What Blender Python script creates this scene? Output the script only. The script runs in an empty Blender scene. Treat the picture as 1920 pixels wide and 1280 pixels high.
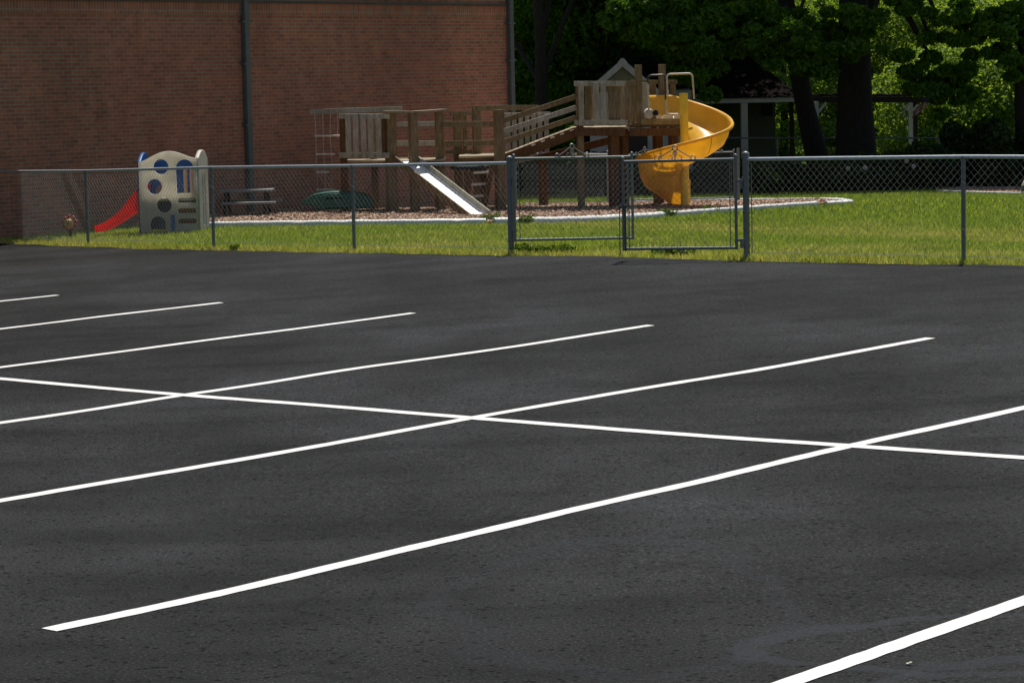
import bpy, bmesh, math, random
import numpy as np
from mathutils import Vector, Matrix
R = math.radians
random.seed(7); rng = np.random.default_rng(7)
sc = bpy.context.scene
COL = sc.collection

# ---------------------------------------------------------------- camera maths (1920x1280 photo)
F = 5100.0; EYE = 2.4
roll = math.atan(0.0206); pit = math.atan(497 / F)
_u2 = Vector((-math.sin(roll), math.cos(roll)))
Zc = Vector((_u2.x * math.cos(pit), _u2.y * math.cos(pit), math.sin(pit)))
Xc = Vector((math.cos(roll), math.sin(roll), 0))
Yc = Zc.cross(Xc)
CAM = Vector((0, 0, EYE))
def ray(px, py):
    v = Vector((px - 960, -(py - 640), -F))
    w = Vector((Xc.dot(v), Yc.dot(v), Zc.dot(v)))
    return w / w.y
def P(px, py, Y): return CAM + ray(px, py) * Y
AX = [-60, -7.8, -6.4, -4.16, -2.1, -.03, 2.6, 4.7, 8, 60]
AZ = [-.05, -.04, .03, .14, .19, .26, .34, .385, .40, .40]
def sm(x, a, b):
    t = np.clip((x - a) / (b - a), 0, 1); return t * t * (3 - 2 * t)
def fs(X, Y): return (X - 4.7) * .76 + (Y - 28.2) * .65
def gr(X, Y):
    X = np.asarray(X, float); Y = np.asarray(Y, float)
    A = np.interp(X, AX, AZ); s = fs(X, Y)
    w = np.where(s < 0, sm(s, -14, 0), 1 - sm(s, 0, 10))
    z = A * w
    z = z - .045 * np.clip(Y - 50, 0, 12) - .015 * np.clip(Y - 62, 0, 40)
    return z
def g(X, Y): return float(gr(X, Y))
def G(px, py, dz=0):
    d = ray(px, py); a, b = 4.0, 300.0
    f = lambda t: EYE + d.z * t - g(d.x * t, t) - dz
    t = a
    while t < b:
        if f(t + .5) < 0: break
        t += .5
    lo, hi = t, t + .5
    for _ in range(30):
        m = (lo + hi) / 2
        if f(m) < 0: hi = m
        else: lo = m
    return CAM + d * lo

# ---------------------------------------------------------------- object helpers
def tag(o, label=None, cat=None, group=None, kind=None):
    if label: o['label'] = label
    if cat: o['category'] = cat
    if group: o['group'] = group
    if kind: o['kind'] = kind
    return o
def empty(name, loc, label, cat, group=None, rz=0):
    o = bpy.data.objects.new(name, None); COL.objects.link(o)
    o.location = loc; o.rotation_euler = (0, 0, rz); o.empty_display_size = .1
    return tag(o, label, cat, group)
bpyV = Vector
class MB:
    def __init__(s): s.v = []; s.f = []; s.sm = False
    def add(s, vs, fs_):
        n = len(s.v); s.v += [tuple(v) for v in vs]; s.f += [tuple(i + n for i in f) for f in fs_]; return s
    def box(s, c, size, rz=0, rot=None):
        c = Vector(c); hx, hy, hz = size[0] / 2, size[1] / 2, size[2] / 2
        M = rot if rot is not None else Matrix.Rotation(rz, 3, 'Z')
        vs = [c + M @ Vector((x * hx, y * hy, z * hz)) for x in (-1, 1) for y in (-1, 1) for z in (-1, 1)]
        return s.add(vs, [(0, 1, 3, 2), (4, 6, 7, 5), (0, 4, 5, 1), (2, 3, 7, 6), (0, 2, 6, 4), (1, 5, 7, 3)])
    def beam(s, p0, p1, w, h, up=Vector((0, 0, 1))):
        p0 = Vector(p0); p1 = Vector(p1); d = (p1 - p0); L = d.length; d.normalize()
        sd = d.cross(up)
        if sd.length < 1e-4: sd = Vector((1, 0, 0))
        sd.normalize(); u = sd.cross(d)
        M = Matrix((d, sd, u)).transposed()
        return s.box((p0 + p1) / 2, (L, w, h), rot=M)
    def tube(s, pts, r, n=8, cap=True, rs=None):
        pts = [Vector(p) for p in pts]; base = len(s.v); m = len(pts)
        prev = None
        for i, p in enumerate(pts):
            if i == 0: t = pts[1] - p
            elif i == m - 1: t = p - pts[-2]
            else: t = (pts[i + 1] - pts[i - 1])
            t.normalize()
            if prev is None:
                a = Vector((0, 0, 1)) if abs(t.z) < .9 else Vector((1, 0, 0))
                n1 = t.cross(a).normalized()
            else:
                n1 = (prev - t * prev.dot(t)).normalized()
            prev = n1; n2 = t.cross(n1)
            rr = rs[i] if rs else r
            for k in range(n):
                an = 2 * math.pi * k / n
                s.v.append(tuple(p + (n1 * math.cos(an) + n2 * math.sin(an)) * rr))
        for i in range(m - 1):
            for k in range(n):
                a = base + i * n + k; b = base + i * n + (k + 1) % n
                s.f.append((a, b, b + n, a + n))
        if cap:
            s.f.append(tuple(base + k for k in range(n))[::-1]); s.f.append(tuple(base + (m - 1) * n + k for k in range(n)))
        return s
    def ball(s, c, r, n=10, sz=1.0):
        c = Vector(c); rings = n // 2
        base = len(s.v)
        for i in range(rings + 1):
            ph = math.pi * i / rings
            for k in range(n):
                th = 2 * math.pi * k / n
                s.v.append((c.x + r * math.sin(ph) * math.cos(th), c.y + r * math.sin(ph) * math.sin(th), c.z + r * sz * math.cos(ph)))
        for i in range(rings):
            for k in range(n):
                a = base + i * n + k; b = base + i * n + (k + 1) % n
                s.f.append((a, b, b + n, a + n))
        return s
    def build(s, name, mat, parent=None, smooth=False, bevel=0):
        me = bpy.data.meshes.new(name)
        off = Vector((0, 0, 0))
        vs = s.v
        if parent is not None:
            bpy.context.view_layer.update()
            mi = parent.matrix_world.inverted()
            vs = [tuple(mi @ Vector(v)) for v in s.v]
        me.from_pydata(vs, [], s.f); me.update()
        bm = bmesh.new(); bm.from_mesh(me); bmesh.ops.recalc_face_normals(bm, faces=bm.faces); bm.to_mesh(me); bm.free()
        me.materials.append(mat)
        if smooth:
            for p in me.polygons: p.use_smooth = True
            me.set_sharp_from_angle(angle=R(40))
        o = bpy.data.objects.new(name, me); COL.objects.link(o)
        if parent is not None: o.parent = parent
        if bevel:
            md = o.modifiers.new('b', 'BEVEL'); md.width = bevel; md.segments = 2; md.limit_method = 'ANGLE'
        return o
def np_mesh(name, V, Fq, mat, var=None, parent=None, smooth=False):
    me = bpy.data.meshes.new(name); n = Fq.shape[1]
    me.vertices.add(len(V)); me.vertices.foreach_set('co', V.astype(np.float32).ravel())
    me.loops.add(Fq.size); me.loops.foreach_set('vertex_index', Fq.astype(np.int32).ravel())
    me.polygons.add(len(Fq)); me.polygons.foreach_set('loop_start', np.arange(0, Fq.size, n, dtype=np.int32))
    me.polygons.foreach_set('loop_total', np.full(len(Fq), n, dtype=np.int32))
    me.update(calc_edges=True)
    if var is not None:
        a = me.attributes.new('var', 'FLOAT', 'POINT'); a.data.foreach_set('value', var.astype(np.float32))
    if smooth: me.polygons.foreach_set('use_smooth', np.ones(len(Fq), bool))
    me.materials.append(mat)
    o = bpy.data.objects.new(name, me); COL.objects.link(o)
    if parent is not None: o.parent = parent
    return o

# ---------------------------------------------------------------- materials
def M(name):
    m = bpy.data.materials.new(name); m.use_nodes = True
    nt = m.node_tree; b = nt.nodes['Principled BSDF']; return m, nt, b
def nd(nt, t, **k):
    n = nt.nodes.new(t)
    for a, v in k.items():
        if a.startswith('i_'): n.inputs[a[2:].replace('_', ' ')].default_value = v
        else: setattr(n, a, v)
    return n
def ramp(nt, src, stops):
    r = nt.nodes.new('ShaderNodeValToRGB'); cr = r.color_ramp
    while len(cr.elements) > 1: cr.elements.remove(cr.elements[-1])
    cr.elements[0].position = stops[0][0]; cr.elements[0].color = (*stops[0][1], 1)
    for p, c in stops[1:]:
        e = cr.elements.new(p); e.color = (*c, 1)
    nt.links.new(src, r.inputs[0]); return r.outputs[0]
def mixc(nt, fac, a, b, mode='MIX'):
    m = nt.nodes.new('ShaderNodeMix'); m.data_type = 'RGBA'; m.blend_type = mode
    for i, s in ((0, fac), (6, a), (7, b)):
        if isinstance(s, (int, float)): m.inputs[i].default_value = s
        elif isinstance(s, tuple): m.inputs[i].default_value = (*s, 1)
        else: nt.links.new(s, m.inputs[i])
    return m.outputs[2]
def noise(nt, vec, scale, detail=4, rough=.6, mapscale=None):
    if mapscale:
        mp = nd(nt, 'ShaderNodeMapping'); mp.inputs['Scale'].default_value = mapscale
        nt.links.new(vec, mp.inputs[0]); vec = mp.outputs[0]
    n = nd(nt, 'ShaderNodeTexNoise'); n.inputs['Scale'].default_value = scale; n.inputs['Detail'].default_value = detail; n.inputs['Roughness'].default_value = rough
    nt.links.new(vec, n.inputs['Vector']); return n.outputs['Fac']
def bump(nt, b, h, strength=.3, dist=.01):
    n = nd(nt, 'ShaderNodeBump'); n.inputs['Strength'].default_value = strength; n.inputs['Distance'].default_value = dist
    nt.links.new(h, n.inputs['Height']); nt.links.new(n.outputs[0], b.inputs['Normal'])
def pos(nt): return nd(nt, 'ShaderNodeNewGeometry').outputs['Position']
def oco(nt): return nd(nt, 'ShaderNodeTexCoord').outputs['Object']

def simple(name, col, rough=.5, metal=0, var=.12, scale=6, spec=.5, trans=0, bumps=.1):
    m, nt, b = M(name)
    n = noise(nt, pos(nt), scale, 5)
    c = mixc(nt, 1.0, tuple(col), ramp(nt, n, [(.3, (1 - var * 2,) * 3), (.7, (1 + var,) * 3)]), 'MULTIPLY')
    nt.links.new(c, b.inputs['Base Color']); b.inputs['Roughness'].default_value = rough; b.inputs['Metallic'].default_value = metal
    b.inputs['Specular IOR Level'].default_value = spec
    if bumps: bump(nt, b, noise(nt, pos(nt), scale * 12, 3), bumps, .004)
    if trans:
        out = nt.nodes['Material Output']; tr = nd(nt, 'ShaderNodeBsdfTranslucent'); nt.links.new(c, tr.inputs[0])
        mx = nd(nt, 'ShaderNodeMixShader'); mx.inputs[0].default_value = trans
        nt.links.new(b.outputs[0], mx.inputs[1]); nt.links.new(tr.outputs[0], mx.inputs[2]); nt.links.new(mx.outputs[0], out.inputs[0])
    return m

def wood(name, c1, c2, rough=.85):
    m, nt, b = M(name)
    p = oco(nt); oi = nd(nt, 'ShaderNodeObjectInfo')
    gp = nd(nt, 'ShaderNodeNewGeometry')
    n1 = noise(nt, gp.outputs['Position'], 5, 5, .65, (7, 7, 1.2))
    c = ramp(nt, n1, [(.25, tuple(x * .55 for x in c1)), (.5, c1), (.72, c2)])
    isl = gp.outputs['Random Per Island']
    c = mixc(nt, 1.0, c, ramp(nt, isl, [(0, (.72, .7, .68)), (1, (1.2, 1.2, 1.22))]), 'MULTIPLY')
    st = noise(nt, gp.outputs['Position'], 1.5, 3)
    c = mixc(nt, 1.0, c, ramp(nt, st, [(.35, (.8, .78, .72)), (.6, (1.05, 1.05, 1.05))]), 'MULTIPLY')
    nt.links.new(c, b.inputs['Base Color']); b.inputs['Roughness'].default_value = rough; b.inputs['Specular IOR Level'].default_value = .3
    bump(nt, b, n1, .5, .006); return m

def leafmat(name, dark, light, trans=.35, hue=None, spec=.25):
    m, nt, b = M(name)
    at = nd(nt, 'ShaderNodeAttribute', attribute_name='var')
    n = noise(nt, pos(nt), .8, 3)
    c = ramp(nt, at.outputs['Fac'], [(0, dark), (.6, tuple((a + c_) / 2 for a, c_ in zip(dark, light))), (1, light)])
    c = mixc(nt, 1.0, c, ramp(nt, n, [(.3, (.75, .8, .8)), (.7, (1.2, 1.12, 1.0))]), 'MULTIPLY')
    nt.links.new(c, b.inputs['Base Color']); b.inputs['Roughness'].default_value = .55; b.inputs['Specular IOR Level'].default_value = spec
    tr = nd(nt, 'ShaderNodeBsdfTranslucent')
    ct = mixc(nt, 1.0, c, (1.9, 1.7, .55), 'MULTIPLY'); nt.links.new(ct, tr.inputs[0])
    mx = nd(nt, 'ShaderNodeMixShader'); mx.inputs[0].default_value = trans
    out = nt.nodes['Material Output']
    nt.links.new(b.outputs[0], mx.inputs[1]); nt.links.new(tr.outputs[0], mx.inputs[2]); nt.links.new(mx.outputs[0], out.inputs[0])
    return m

W_GREY = wood('weathered_wood', (.44, .42, .34), (.60, .58, .50))
W_BROWN = wood('brown_wood', (.25, .185, .10), (.36, .28, .17))
W_RED = wood('treated_timber', (.14, .072, .032), (.20, .115, .055))
W_TAN = wood('tan_wood', (.34, .28, .19), (.44, .38, .28))
GALV = simple('galvanised_steel', (.21, .225, .22), .5, .35, .1, 20)
GALVR = simple('galvanised_rail', (.62, .66, .68), .42, .45, .1, 20)
GALVD = simple('dull_steel', (.13, .13, .12), .6, .5, .2, 20)
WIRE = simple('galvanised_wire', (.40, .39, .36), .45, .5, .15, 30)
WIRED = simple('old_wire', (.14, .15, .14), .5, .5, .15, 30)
PIPE = simple('downspout_paint', (.105, .125, .12), .6, 0, .12, 3)
CREAM = simple('cream_plastic', (.82, .77, .67), .5, 0, .12, 3, .3, .62)
PBLUE = simple('blue_plastic', (.02, .14, .42), .45, 0, .1, 3, .4, .3)
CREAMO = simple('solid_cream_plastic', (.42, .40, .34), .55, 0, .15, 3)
OPC = simple('grey_floor_plastic', (.3, .3, .28), .6)
PBLUEO = simple('solid_blue_plastic', (.015, .12, .38), .45)
PRED = simple('red_plastic', (.85, .02, .02), .4, 0, .08, 3, .4, .45)
PORANGE = simple('orange_plastic', (.24, .09, .02), .5, 0, .1, 3, .4, .25)
PYEL = simple('yellow_plastic', (.98, .68, .09), .34, 0, .08, 2.5, .5, .50)
PYELR = simple('yellow_post_paint', (.90, .60, .05), .45, 0, .08, 4)
PTEAL = simple('green_plastic', (.008, .12, .085), .42, 0, .15, 4, .5, .1)
WHITE_P = simple('white_edging', (.72, .72, .69), .5, 0, .1, 8)
WHITE_W = simple('white_paint_wood', (.72, .68, .60), .6, 0, .08, 3)
DARKW = simple('dark_timber', (.035, .022, .018), .8, 0, .1, 3)
ROOFM = simple('dark_shingle', (.020, .017, .016), 1, 0, .25, 14, .0)
SIDING = simple('green_siding', (.10, .11, .07), .8, 0, .1, 3)
SIDW = simple('pale_siding', (.42, .42, .40), .7, 0, .08, 3)
BARK = None
STONE = simple('boulder_stone', (.17, .15, .10), .9, 0, .2, 5)
ROPE = simple('pale_rope', (.50, .42, .33), .9, 0, .15, 20)
DOWEL = simple('pale_dowel', (.78, .70, .58), .7, 0, .1, 20)
BLACK = simple('black_rubber', (.012, .012, .012), .8, 0, .1, 10)
HOOPM = simple('peeling_hoop_paint', (.62, .54, .42), .4, 0, .1, 10)
HOOPW = simple('worn_dark_metal', (.10, .085, .08), .4, .5, .3, 25)

def m_steel():
    m, nt, b = M('slide_sheet_metal')
    n = noise(nt, pos(nt), 3, 4, .6, (6, 1, 1))
    nt.links.new(ramp(nt, n, [(.3, (.86, .86, .84)), (.7, (.95, .95, .93))]), b.inputs['Base Color'])  # near-white base colour stands in for sky and sun glare on the metal
    b.inputs['Metallic'].default_value = .15; b.inputs['Roughness'].default_value = .45; return m
STEEL = m_steel()

def m_bark():
    m, nt, b = M('tree_bark')
    n = noise(nt, pos(nt), 6, 6, .7, (5, 5, .8))
    nt.links.new(ramp(nt, n, [(.3, (.010, .009, .006)), (.55, (.026, .021, .015)), (.75, (.052, .045, .034))]), b.inputs['Base Color'])
    b.inputs['Roughness'].default_value = .95; bump(nt, b, n, .9, .05); return m
BARK = m_bark()

def m_brick(vertical=False):
    m, nt, b = M('soldier_brick' if vertical else 'red_brick')
    tc = oco(nt); sp = nd(nt, 'ShaderNodeSeparateXYZ'); nt.links.new(tc, sp.inputs[0])
    sxy = nd(nt, 'ShaderNodeMath', operation='ADD'); nt.links.new(sp.outputs['X'], sxy.inputs[0]); nt.links.new(sp.outputs['Y'], sxy.inputs[1])
    cb = nd(nt, 'ShaderNodeCombineXYZ')
    br = nd(nt, 'ShaderNodeTexBrick')
    br.inputs['Scale'].default_value = 1; br.inputs['Mortar Size'].default_value = .0085; br.inputs['Mortar Smooth'].default_value = .15
    br.inputs['Bias'].default_value = -.1
    if vertical:
        nt.links.new(sxy.outputs[0], cb.inputs[0]); nt.links.new(sp.outputs['Z'], cb.inputs[1])
        br.offset = 0; br.inputs['Brick Width'].default_value = .0677; br.inputs['Row Height'].default_value = .2031
    else:
        nt.links.new(sxy.outputs[0], cb.inputs[0]); nt.links.new(sp.outputs['Z'], cb.inputs[1])
        br.inputs['Brick Width'].default_value = .2031; br.inputs['Row Height'].default_value = .0677
    nt.links.new(cb.outputs[0], br.inputs['Vector'])
    br.inputs['Color1'].default_value = (.42, .165, .094, 1); br.inputs['Color2'].default_value = (.29, .120, .074, 1)
    br.inputs['Mortar'].default_value = (.29, .27, .19, 1)
    n = noise(nt, tc, .4, 3, .5, (1, 1, .6)); n2 = noise(nt, tc, 4.5, 4)
    n3 = noise(nt, tc, 1.2, 3, .5, (1.4, 1.4, .35))
    c = mixc(nt, 1.0, br.outputs['Color'], ramp(nt, n, [(.30, (.80, .80, .80)), (.70, (1.20, 1.16, 1.15))]), 'MULTIPLY')
    c = mixc(nt, 1.0, c, ramp(nt, n2, [(.3, (.8, .84, .88)), (.7, (1.15, 1.1, 1.08))]), 'MULTIPLY')
    c = mixc(nt, 1.0, c, ramp(nt, n3, [(.28, (.82, .79, .76)), (.42, (1, 1, 1))]), 'MULTIPLY')
    nt.links.new(c, b.inputs['Base Color']); b.inputs['Roughness'].default_value = .9; b.inputs['Specular IOR Level'].default_value = .2
    bump(nt, b, br.outputs['Fac'], -.6, .008); return m
BRICK = m_brick(); SOLDIER = m_brick(True)

def m_asphalt():
    m, nt, b = M('asphalt'); p = pos(nt)
    fine = noise(nt, p, 60, 4, .8)
    mid = noise(nt, p, 11, 3, .7)
    big = noise(nt, p, .35, 5, .6, (1, .55, 1)); big2 = noise(nt, p, .9, 5, .62, (.45, 1.5, 1))
    c = ramp(nt, fine, [(.30, (.0025, .0025, .0025)), (.42, (.0155, .0158, .0155)), (.54, (.0245, .0250, .0246)), (.64, (.052, .053, .053)), (.74, (.18, .18, .18))])
    v = nd(nt, 'ShaderNodeTexVoronoi'); v.inputs['Scale'].default_value = 19; nt.links.new(p, v.inputs['Vector'])
    vr = nd(nt, 'ShaderNodeTexVoronoi'); vr.inputs['Scale'].default_value = 9; nt.links.new(p, vr.inputs['Vector'])
    thr = nd(nt, 'ShaderNodeMath', operation='ADD')
    spots = ramp(nt, v.outputs['Distance'], [(.16, (.12, .12, .12)), (.36, (1, 1, 1))])
    gate = ramp(nt, mid, [(.46, (1, 1, 1)), (.58, (0, 0, 0))])
    sp = mixc(nt, gate, (1, 1, 1), spots)
    c = mixc(nt, 1.0, c, sp, 'MULTIPLY')
    c = mixc(nt, 1.0, c, ramp(nt, big, [(.33, (.62, .62, .62)), (.5, (.95, .95, .96)), (.66, (1.45, 1.47, 1.54))]), 'MULTIPLY')
    c = mixc(nt, 1.0, c, ramp(nt, big2, [(.34, (.70, .70, .69)), (.47, (1, 1, 1)), (.68, (1.25, 1.25, 1.28))]), 'MULTIPLY')
    # sealer tracks: loops of smooth lighter sealcoat
    def ring(cx, cy, rx, ry, w, amt, cin):
        sp_ = nd(nt, 'ShaderNodeSeparateXYZ'); nt.links.new(p, sp_.inputs[0])
        wv = noise(nt, p, .8, 3)
        def mth(op, a, b_=None):
            n = nd(nt, 'ShaderNodeMath', operation=op)
            for i, s_ in enumerate((a, b_)):
                if s_ is None: continue
                if isinstance(s_, (int, float)): n.inputs[i].default_value = s_
                else: nt.links.new(s_, n.inputs[i])
            return n.outputs[0]
        dx = mth('DIVIDE', mth('SUBTRACT', sp_.outputs[0], cx), rx); dy = mth('DIVIDE', mth('SUBTRACT', sp_.outputs[1], cy), ry)
        rr = mth('SQRT', mth('ADD', mth('MULTIPLY', dx, dx), mth('MULTIPLY', dy, dy)))
        rr = mth('ADD', rr, mth('MULTIPLY', mth('SUBTRACT', wv, .5), 1.1))
        q = mth('ABSOLUTE', mth('SUBTRACT', rr, 1.0))
        f = ramp(nt, q, [(w * .55, (amt,) * 3), (w, (0, 0, 0))])
        return mixc(nt, f, cin, (.040, .043, .050))
    c = ring(1.95, 11.15, .95, .55, .08, .42, c)
    c = ring(.45, 12.3, .75, 1.5, .10, .15, c)
    c = ring(2.9, 10.2, 1.6, .95, .06, .38, c)
    # long thin cracks
    ck = nd(nt, 'ShaderNodeTexVoronoi', feature='DISTANCE_TO_EDGE'); ck.inputs['Scale'].default_value = .16
    wp = nd(nt, 'ShaderNodeMapping'); nt.links.new(p, wp.inputs[0]); wn = nd(nt, 'ShaderNodeTexNoise'); wn.inputs['Scale'].default_value = .5; nt.links.new(p, wn.inputs['Vector'])
    va = nd(nt, 'ShaderNodeVectorMath', operation='ADD'); vs_ = nd(nt, 'ShaderNodeVectorMath', operation='SCALE'); vs_.inputs['Scale'].default_value = 3.0
    nt.links.new(wn.outputs['Color'], vs_.inputs[0]); nt.links.new(p, va.inputs[0]); nt.links.new(vs_.outputs[0], va.inputs[1]); nt.links.new(va.outputs[0], ck.inputs['Vector'])
    c = mixc(nt, ramp(nt, ck.outputs['Distance'], [(.0010, (.3,) * 3), (.0024, (0, 0, 0))]), c, (.003, .003, .003))
    nt.links.new(c, b.inputs['Base Color'])
    nt.links.new(ramp(nt, big, [(.3, (.72,) * 3), (.7, (.60,) * 3)]), b.inputs['Roughness']); b.inputs['Specular IOR Level'].default_value = .03
    bump(nt, b, fine, .5, .006); return m
ASPH = m_asphalt()
def m_paint():
    m, nt, b = M('road_paint'); p = pos(nt)
    n = noise(nt, p, 45, 4, .8); n2 = noise(nt, p, 1.6, 4)
    c = ramp(nt, n, [(.30, (.10, .10, .10)), (.37, (.62, .61, .58)), (.46, (.80, .79, .76))])
    c = mixc(nt, 1.0, c, ramp(nt, n2, [(.3, (.86, .85, .83)), (.6, (1, 1, 1))]), 'MULTIPLY')
    nt.links.new(c, b.inputs['Base Color']); b.inputs['Roughness'].default_value = .6; bump(nt, b, n, .4, .004); return m
RPAINT = m_paint()
def m_lawn():
    m, nt, b = M('lawn_soil'); p = pos(nt)
    n = noise(nt, p, 30, 4, .7); big = noise(nt, p, .5, 4)
    c = ramp(nt, n, [(.3, (.035, .06, .012)), (.55, (.075, .115, .022)), (.75, (.15, .15, .05))])
    nt.links.new(c, b.inputs['Base Color']); b.inputs['Roughness'].default_value = 1; b.inputs['Specular IOR Level'].default_value = 0; bump(nt, b, n, .8, .03); return m
LAWN = m_lawn()
def m_grass():
    m, nt, b = M('grass_blades'); p = pos(nt)
    at = nd(nt, 'ShaderNodeAttribute', attribute_name='var')
    big = noise(nt, p, .55, 4, .6, (.7, 1.6, 0)); med = noise(nt, p, 2.2, 5, .75, (1, .5, 0))
    green = ramp(nt, at.outputs['Fac'], [(0, (.08, .15, .014)), (.6, (.22, .32, .035)), (1, (.42, .50, .11))])
    straw = ramp(nt, at.outputs['Fac'], [(0, (.24, .24, .06)), (.6, (.46, .44, .14)), (1, (.66, .60, .28))])
    s1 = nd(nt, 'ShaderNodeMath', operation='ADD'); nt.links.new(big, s1.inputs[0])
    mm = nd(nt, 'ShaderNodeMath', operation='MULTIPLY'); mm.inputs[1].default_value = .5; nt.links.new(med, mm.inputs[0]); nt.links.new(mm.outputs[0], s1.inputs[1])
    at2 = nd(nt, 'ShaderNodeAttribute', attribute_name='dry')
    s2 = nd(nt, 'ShaderNodeMath', operation='ADD'); nt.links.new(s1.outputs[0], s2.inputs[0]); nt.links.new(at2.outputs['Fac'], s2.inputs[1])
    f = ramp(nt, s2.outputs[0], [(.68, (0, 0, 0)), (.95, (.9, .9, .9))])
    c = mixc(nt, f, green, straw)
    nt.links.new(c, b.inputs['Base Color']); b.inputs['Roughness'].default_value = .6; b.inputs['Specular IOR Level'].default_value = .2
    tr = nd(nt, 'ShaderNodeBsdfTranslucent'); nt.links.new(mixc(nt, 1.0, c, (1.5, 1.4, .7), 'MULTIPLY'), tr.inputs[0])
    mx = nd(nt, 'ShaderNodeMixShader'); mx.inputs[0].default_value = .4
    nt.links.new(b.outputs[0], mx.inputs[1]); nt.links.new(tr.outputs[0], mx.inputs[2]); nt.links.new(mx.outputs[0], nt.nodes['Material Output'].inputs[0])
    return m
GRASS = m_grass()
def m_mulch(name):
    m, nt, b = M(name)
    gp = nd(nt, 'ShaderNodeNewGeometry')
    n = noise(nt, gp.outputs['Position'], 40, 3, .7)
    if 'chips' in name:
        c = ramp(nt, gp.outputs['Random Per Island'], [(0, (.12, .06, .04)), (.4, (.36, .235, .16)), (.8, (.56, .41, .30)), (1, (.74, .63, .50))])
    else:
        c = ramp(nt, n, [(.3, (.10, .055, .04)), (.5, (.28, .16, .11)), (.7, (.45, .30, .22))])
    nt.links.new(c, b.inputs['Base Color']); b.inputs['Roughness'].default_value = .95; b.inputs['Specular IOR Level'].default_value = .1
    return m
MULCH = m_mulch('mulch_bed'); CHIPS = m_mulch('mulch_chips')
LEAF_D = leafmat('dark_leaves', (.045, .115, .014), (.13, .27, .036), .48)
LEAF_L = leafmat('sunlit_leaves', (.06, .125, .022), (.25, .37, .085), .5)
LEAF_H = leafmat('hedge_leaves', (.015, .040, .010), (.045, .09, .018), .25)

# ---------------------------------------------------------------- ground
def grid_sheet(name, xs, ys, dz, mat):
    Xg, Yg = np.meshgrid(xs, ys); Zg = gr(Xg, Yg) + dz
    V = np.stack([Xg, Yg, Zg], -1).reshape(-1, 3); nx = len(xs)
    i, j = np.meshgrid(np.arange(len(ys) - 1), np.arange(nx - 1), indexing='ij')
    a = (i * nx + j).ravel(); Fq = np.stack([a, a + 1, a + nx + 1, a + nx], 1)
    return np_mesh(name, V, Fq, mat, smooth=True)
xs = np.concatenate([np.linspace(-400, -20, 30), np.arange(-19.5, 20, .5), np.linspace(20.5, 400, 30)])
ys = np.concatenate([np.linspace(-60, 14, 20), np.arange(14.5, 100, .5), np.linspace(101, 600, 30)])
tag(grid_sheet('ground', xs, ys, -.05, LAWN), kind='structure')

EDGE = [(-400, 430), (-60, 452), (0, 455), (60, 457), (160, 461), (280, 465), (400, 468), (600, 471), (760, 474), (940, 477), (1100, 478.5), (1200, 481), (1400, 487), (1600, 491), (1806, 494.5), (1920, 496.5), (2300, 505)]
ep = [G(x, y) for x, y in EDGE]
EX = [-80] + [p.x for p in ep] + [80]; EY = [ep[0].y + 4] + [p.y for p in ep] + [ep[-1].y - 6]
def edgeY(x): return np.interp(x, EX, EY)
def asphalt():
    xs = np.concatenate([np.linspace(-80, -14, 12), np.arange(-13.9, 12, .1), np.linspace(12.5, 80, 12)])
    ey = edgeY(xs) + rng.normal(0, .03, len(xs)) + .07 * np.sin(xs * 2.1) * np.sin(xs * .73 + 1) + np.convolve(rng.normal(0, .09, len(xs)), np.ones(4) / 4, 'same')
    rows = 110; V = []
    t = np.linspace(0, 1, rows)
    Yg = ey[None, :] + (-40 - ey[None, :]) * (t[:, None] ** 1.3); Xg = np.repeat(xs[None, :], rows, 0)
    Zg = gr(Xg, Yg)
    V = np.stack([Xg, Yg, Zg], -1)
    Zs = V[0].copy(); Zs[:, 2] -= .12; Zs[:, 1] += .03
    Ra = V[0].copy(); Ra[:, 2] -= .008; 
    V = np.concatenate([Zs[None], V], 0); n = len(xs)
    V[1, :, 2] -= .012
    i, j = np.meshgrid(np.arange(rows), np.arange(n - 1), indexing='ij'); a = (i * n + j).ravel()
    o = np_mesh('parking_lot', V.reshape(-1, 3), np.stack([a, a + 1, a + n + 1, a + n], 1), ASPH, smooth=True)
    tag(o, kind='structure')
asphalt()

def stripe(pts, name='parking_line', w=.108, dz=.003, ext0=0, ext1=0, cut0=True):
    P3 = [G(x, y) for x, y in pts]
    if ext0: d = (P3[0] - P3[1]).normalized(); P3[0] = P3[0] + d * ext0
    if ext1: d = (P3[-1] - P3[-2]).normalized(); P3[-1] = P3[-1] + d * ext1
    out = []
    for a, b in zip(P3[:-1], P3[1:]):
        n = max(1, int((b - a).length / .12))
        out += [a.lerp(b, i / n) for i in range(n)]
    out.append(P3[-1])
    # smooth
    for _ in range(14): out = [out[0]] + [(out[i - 1] + out[i] * 2 + out[i + 1]) / 4 for i in range(1, len(out) - 1)] + [out[-1]]
    V = []; Fs = []
    for i, p in enumerate(out):
        t = (out[min(i + 1, len(out) - 1)] - out[max(i - 1, 0)]); t.z = 0; t.normalize(); nn = Vector((-t.y, t.x, 0))
        wl = w / 2 * (1 + random.uniform(-.075, .075)); wr = w / 2 * (1 + random.uniform(-.075, .075))
        for q in (p + nn * wl, p - nn * wr): V.append((q.x, q.y, g(q.x, q.y) + dz))
    for i in range(len(out) - 1): Fs.append((2 * i, 2 * i + 1, 2 * i + 3, 2 * i + 2))
    me = bpy.data.meshes.new(name); me.from_pydata(V, [], Fs); me.materials.append(RPAINT)
    o = bpy.data.objects.new(name, me); COL.objects.link(o); return o
GR = 'white painted parking stall lines'
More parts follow.
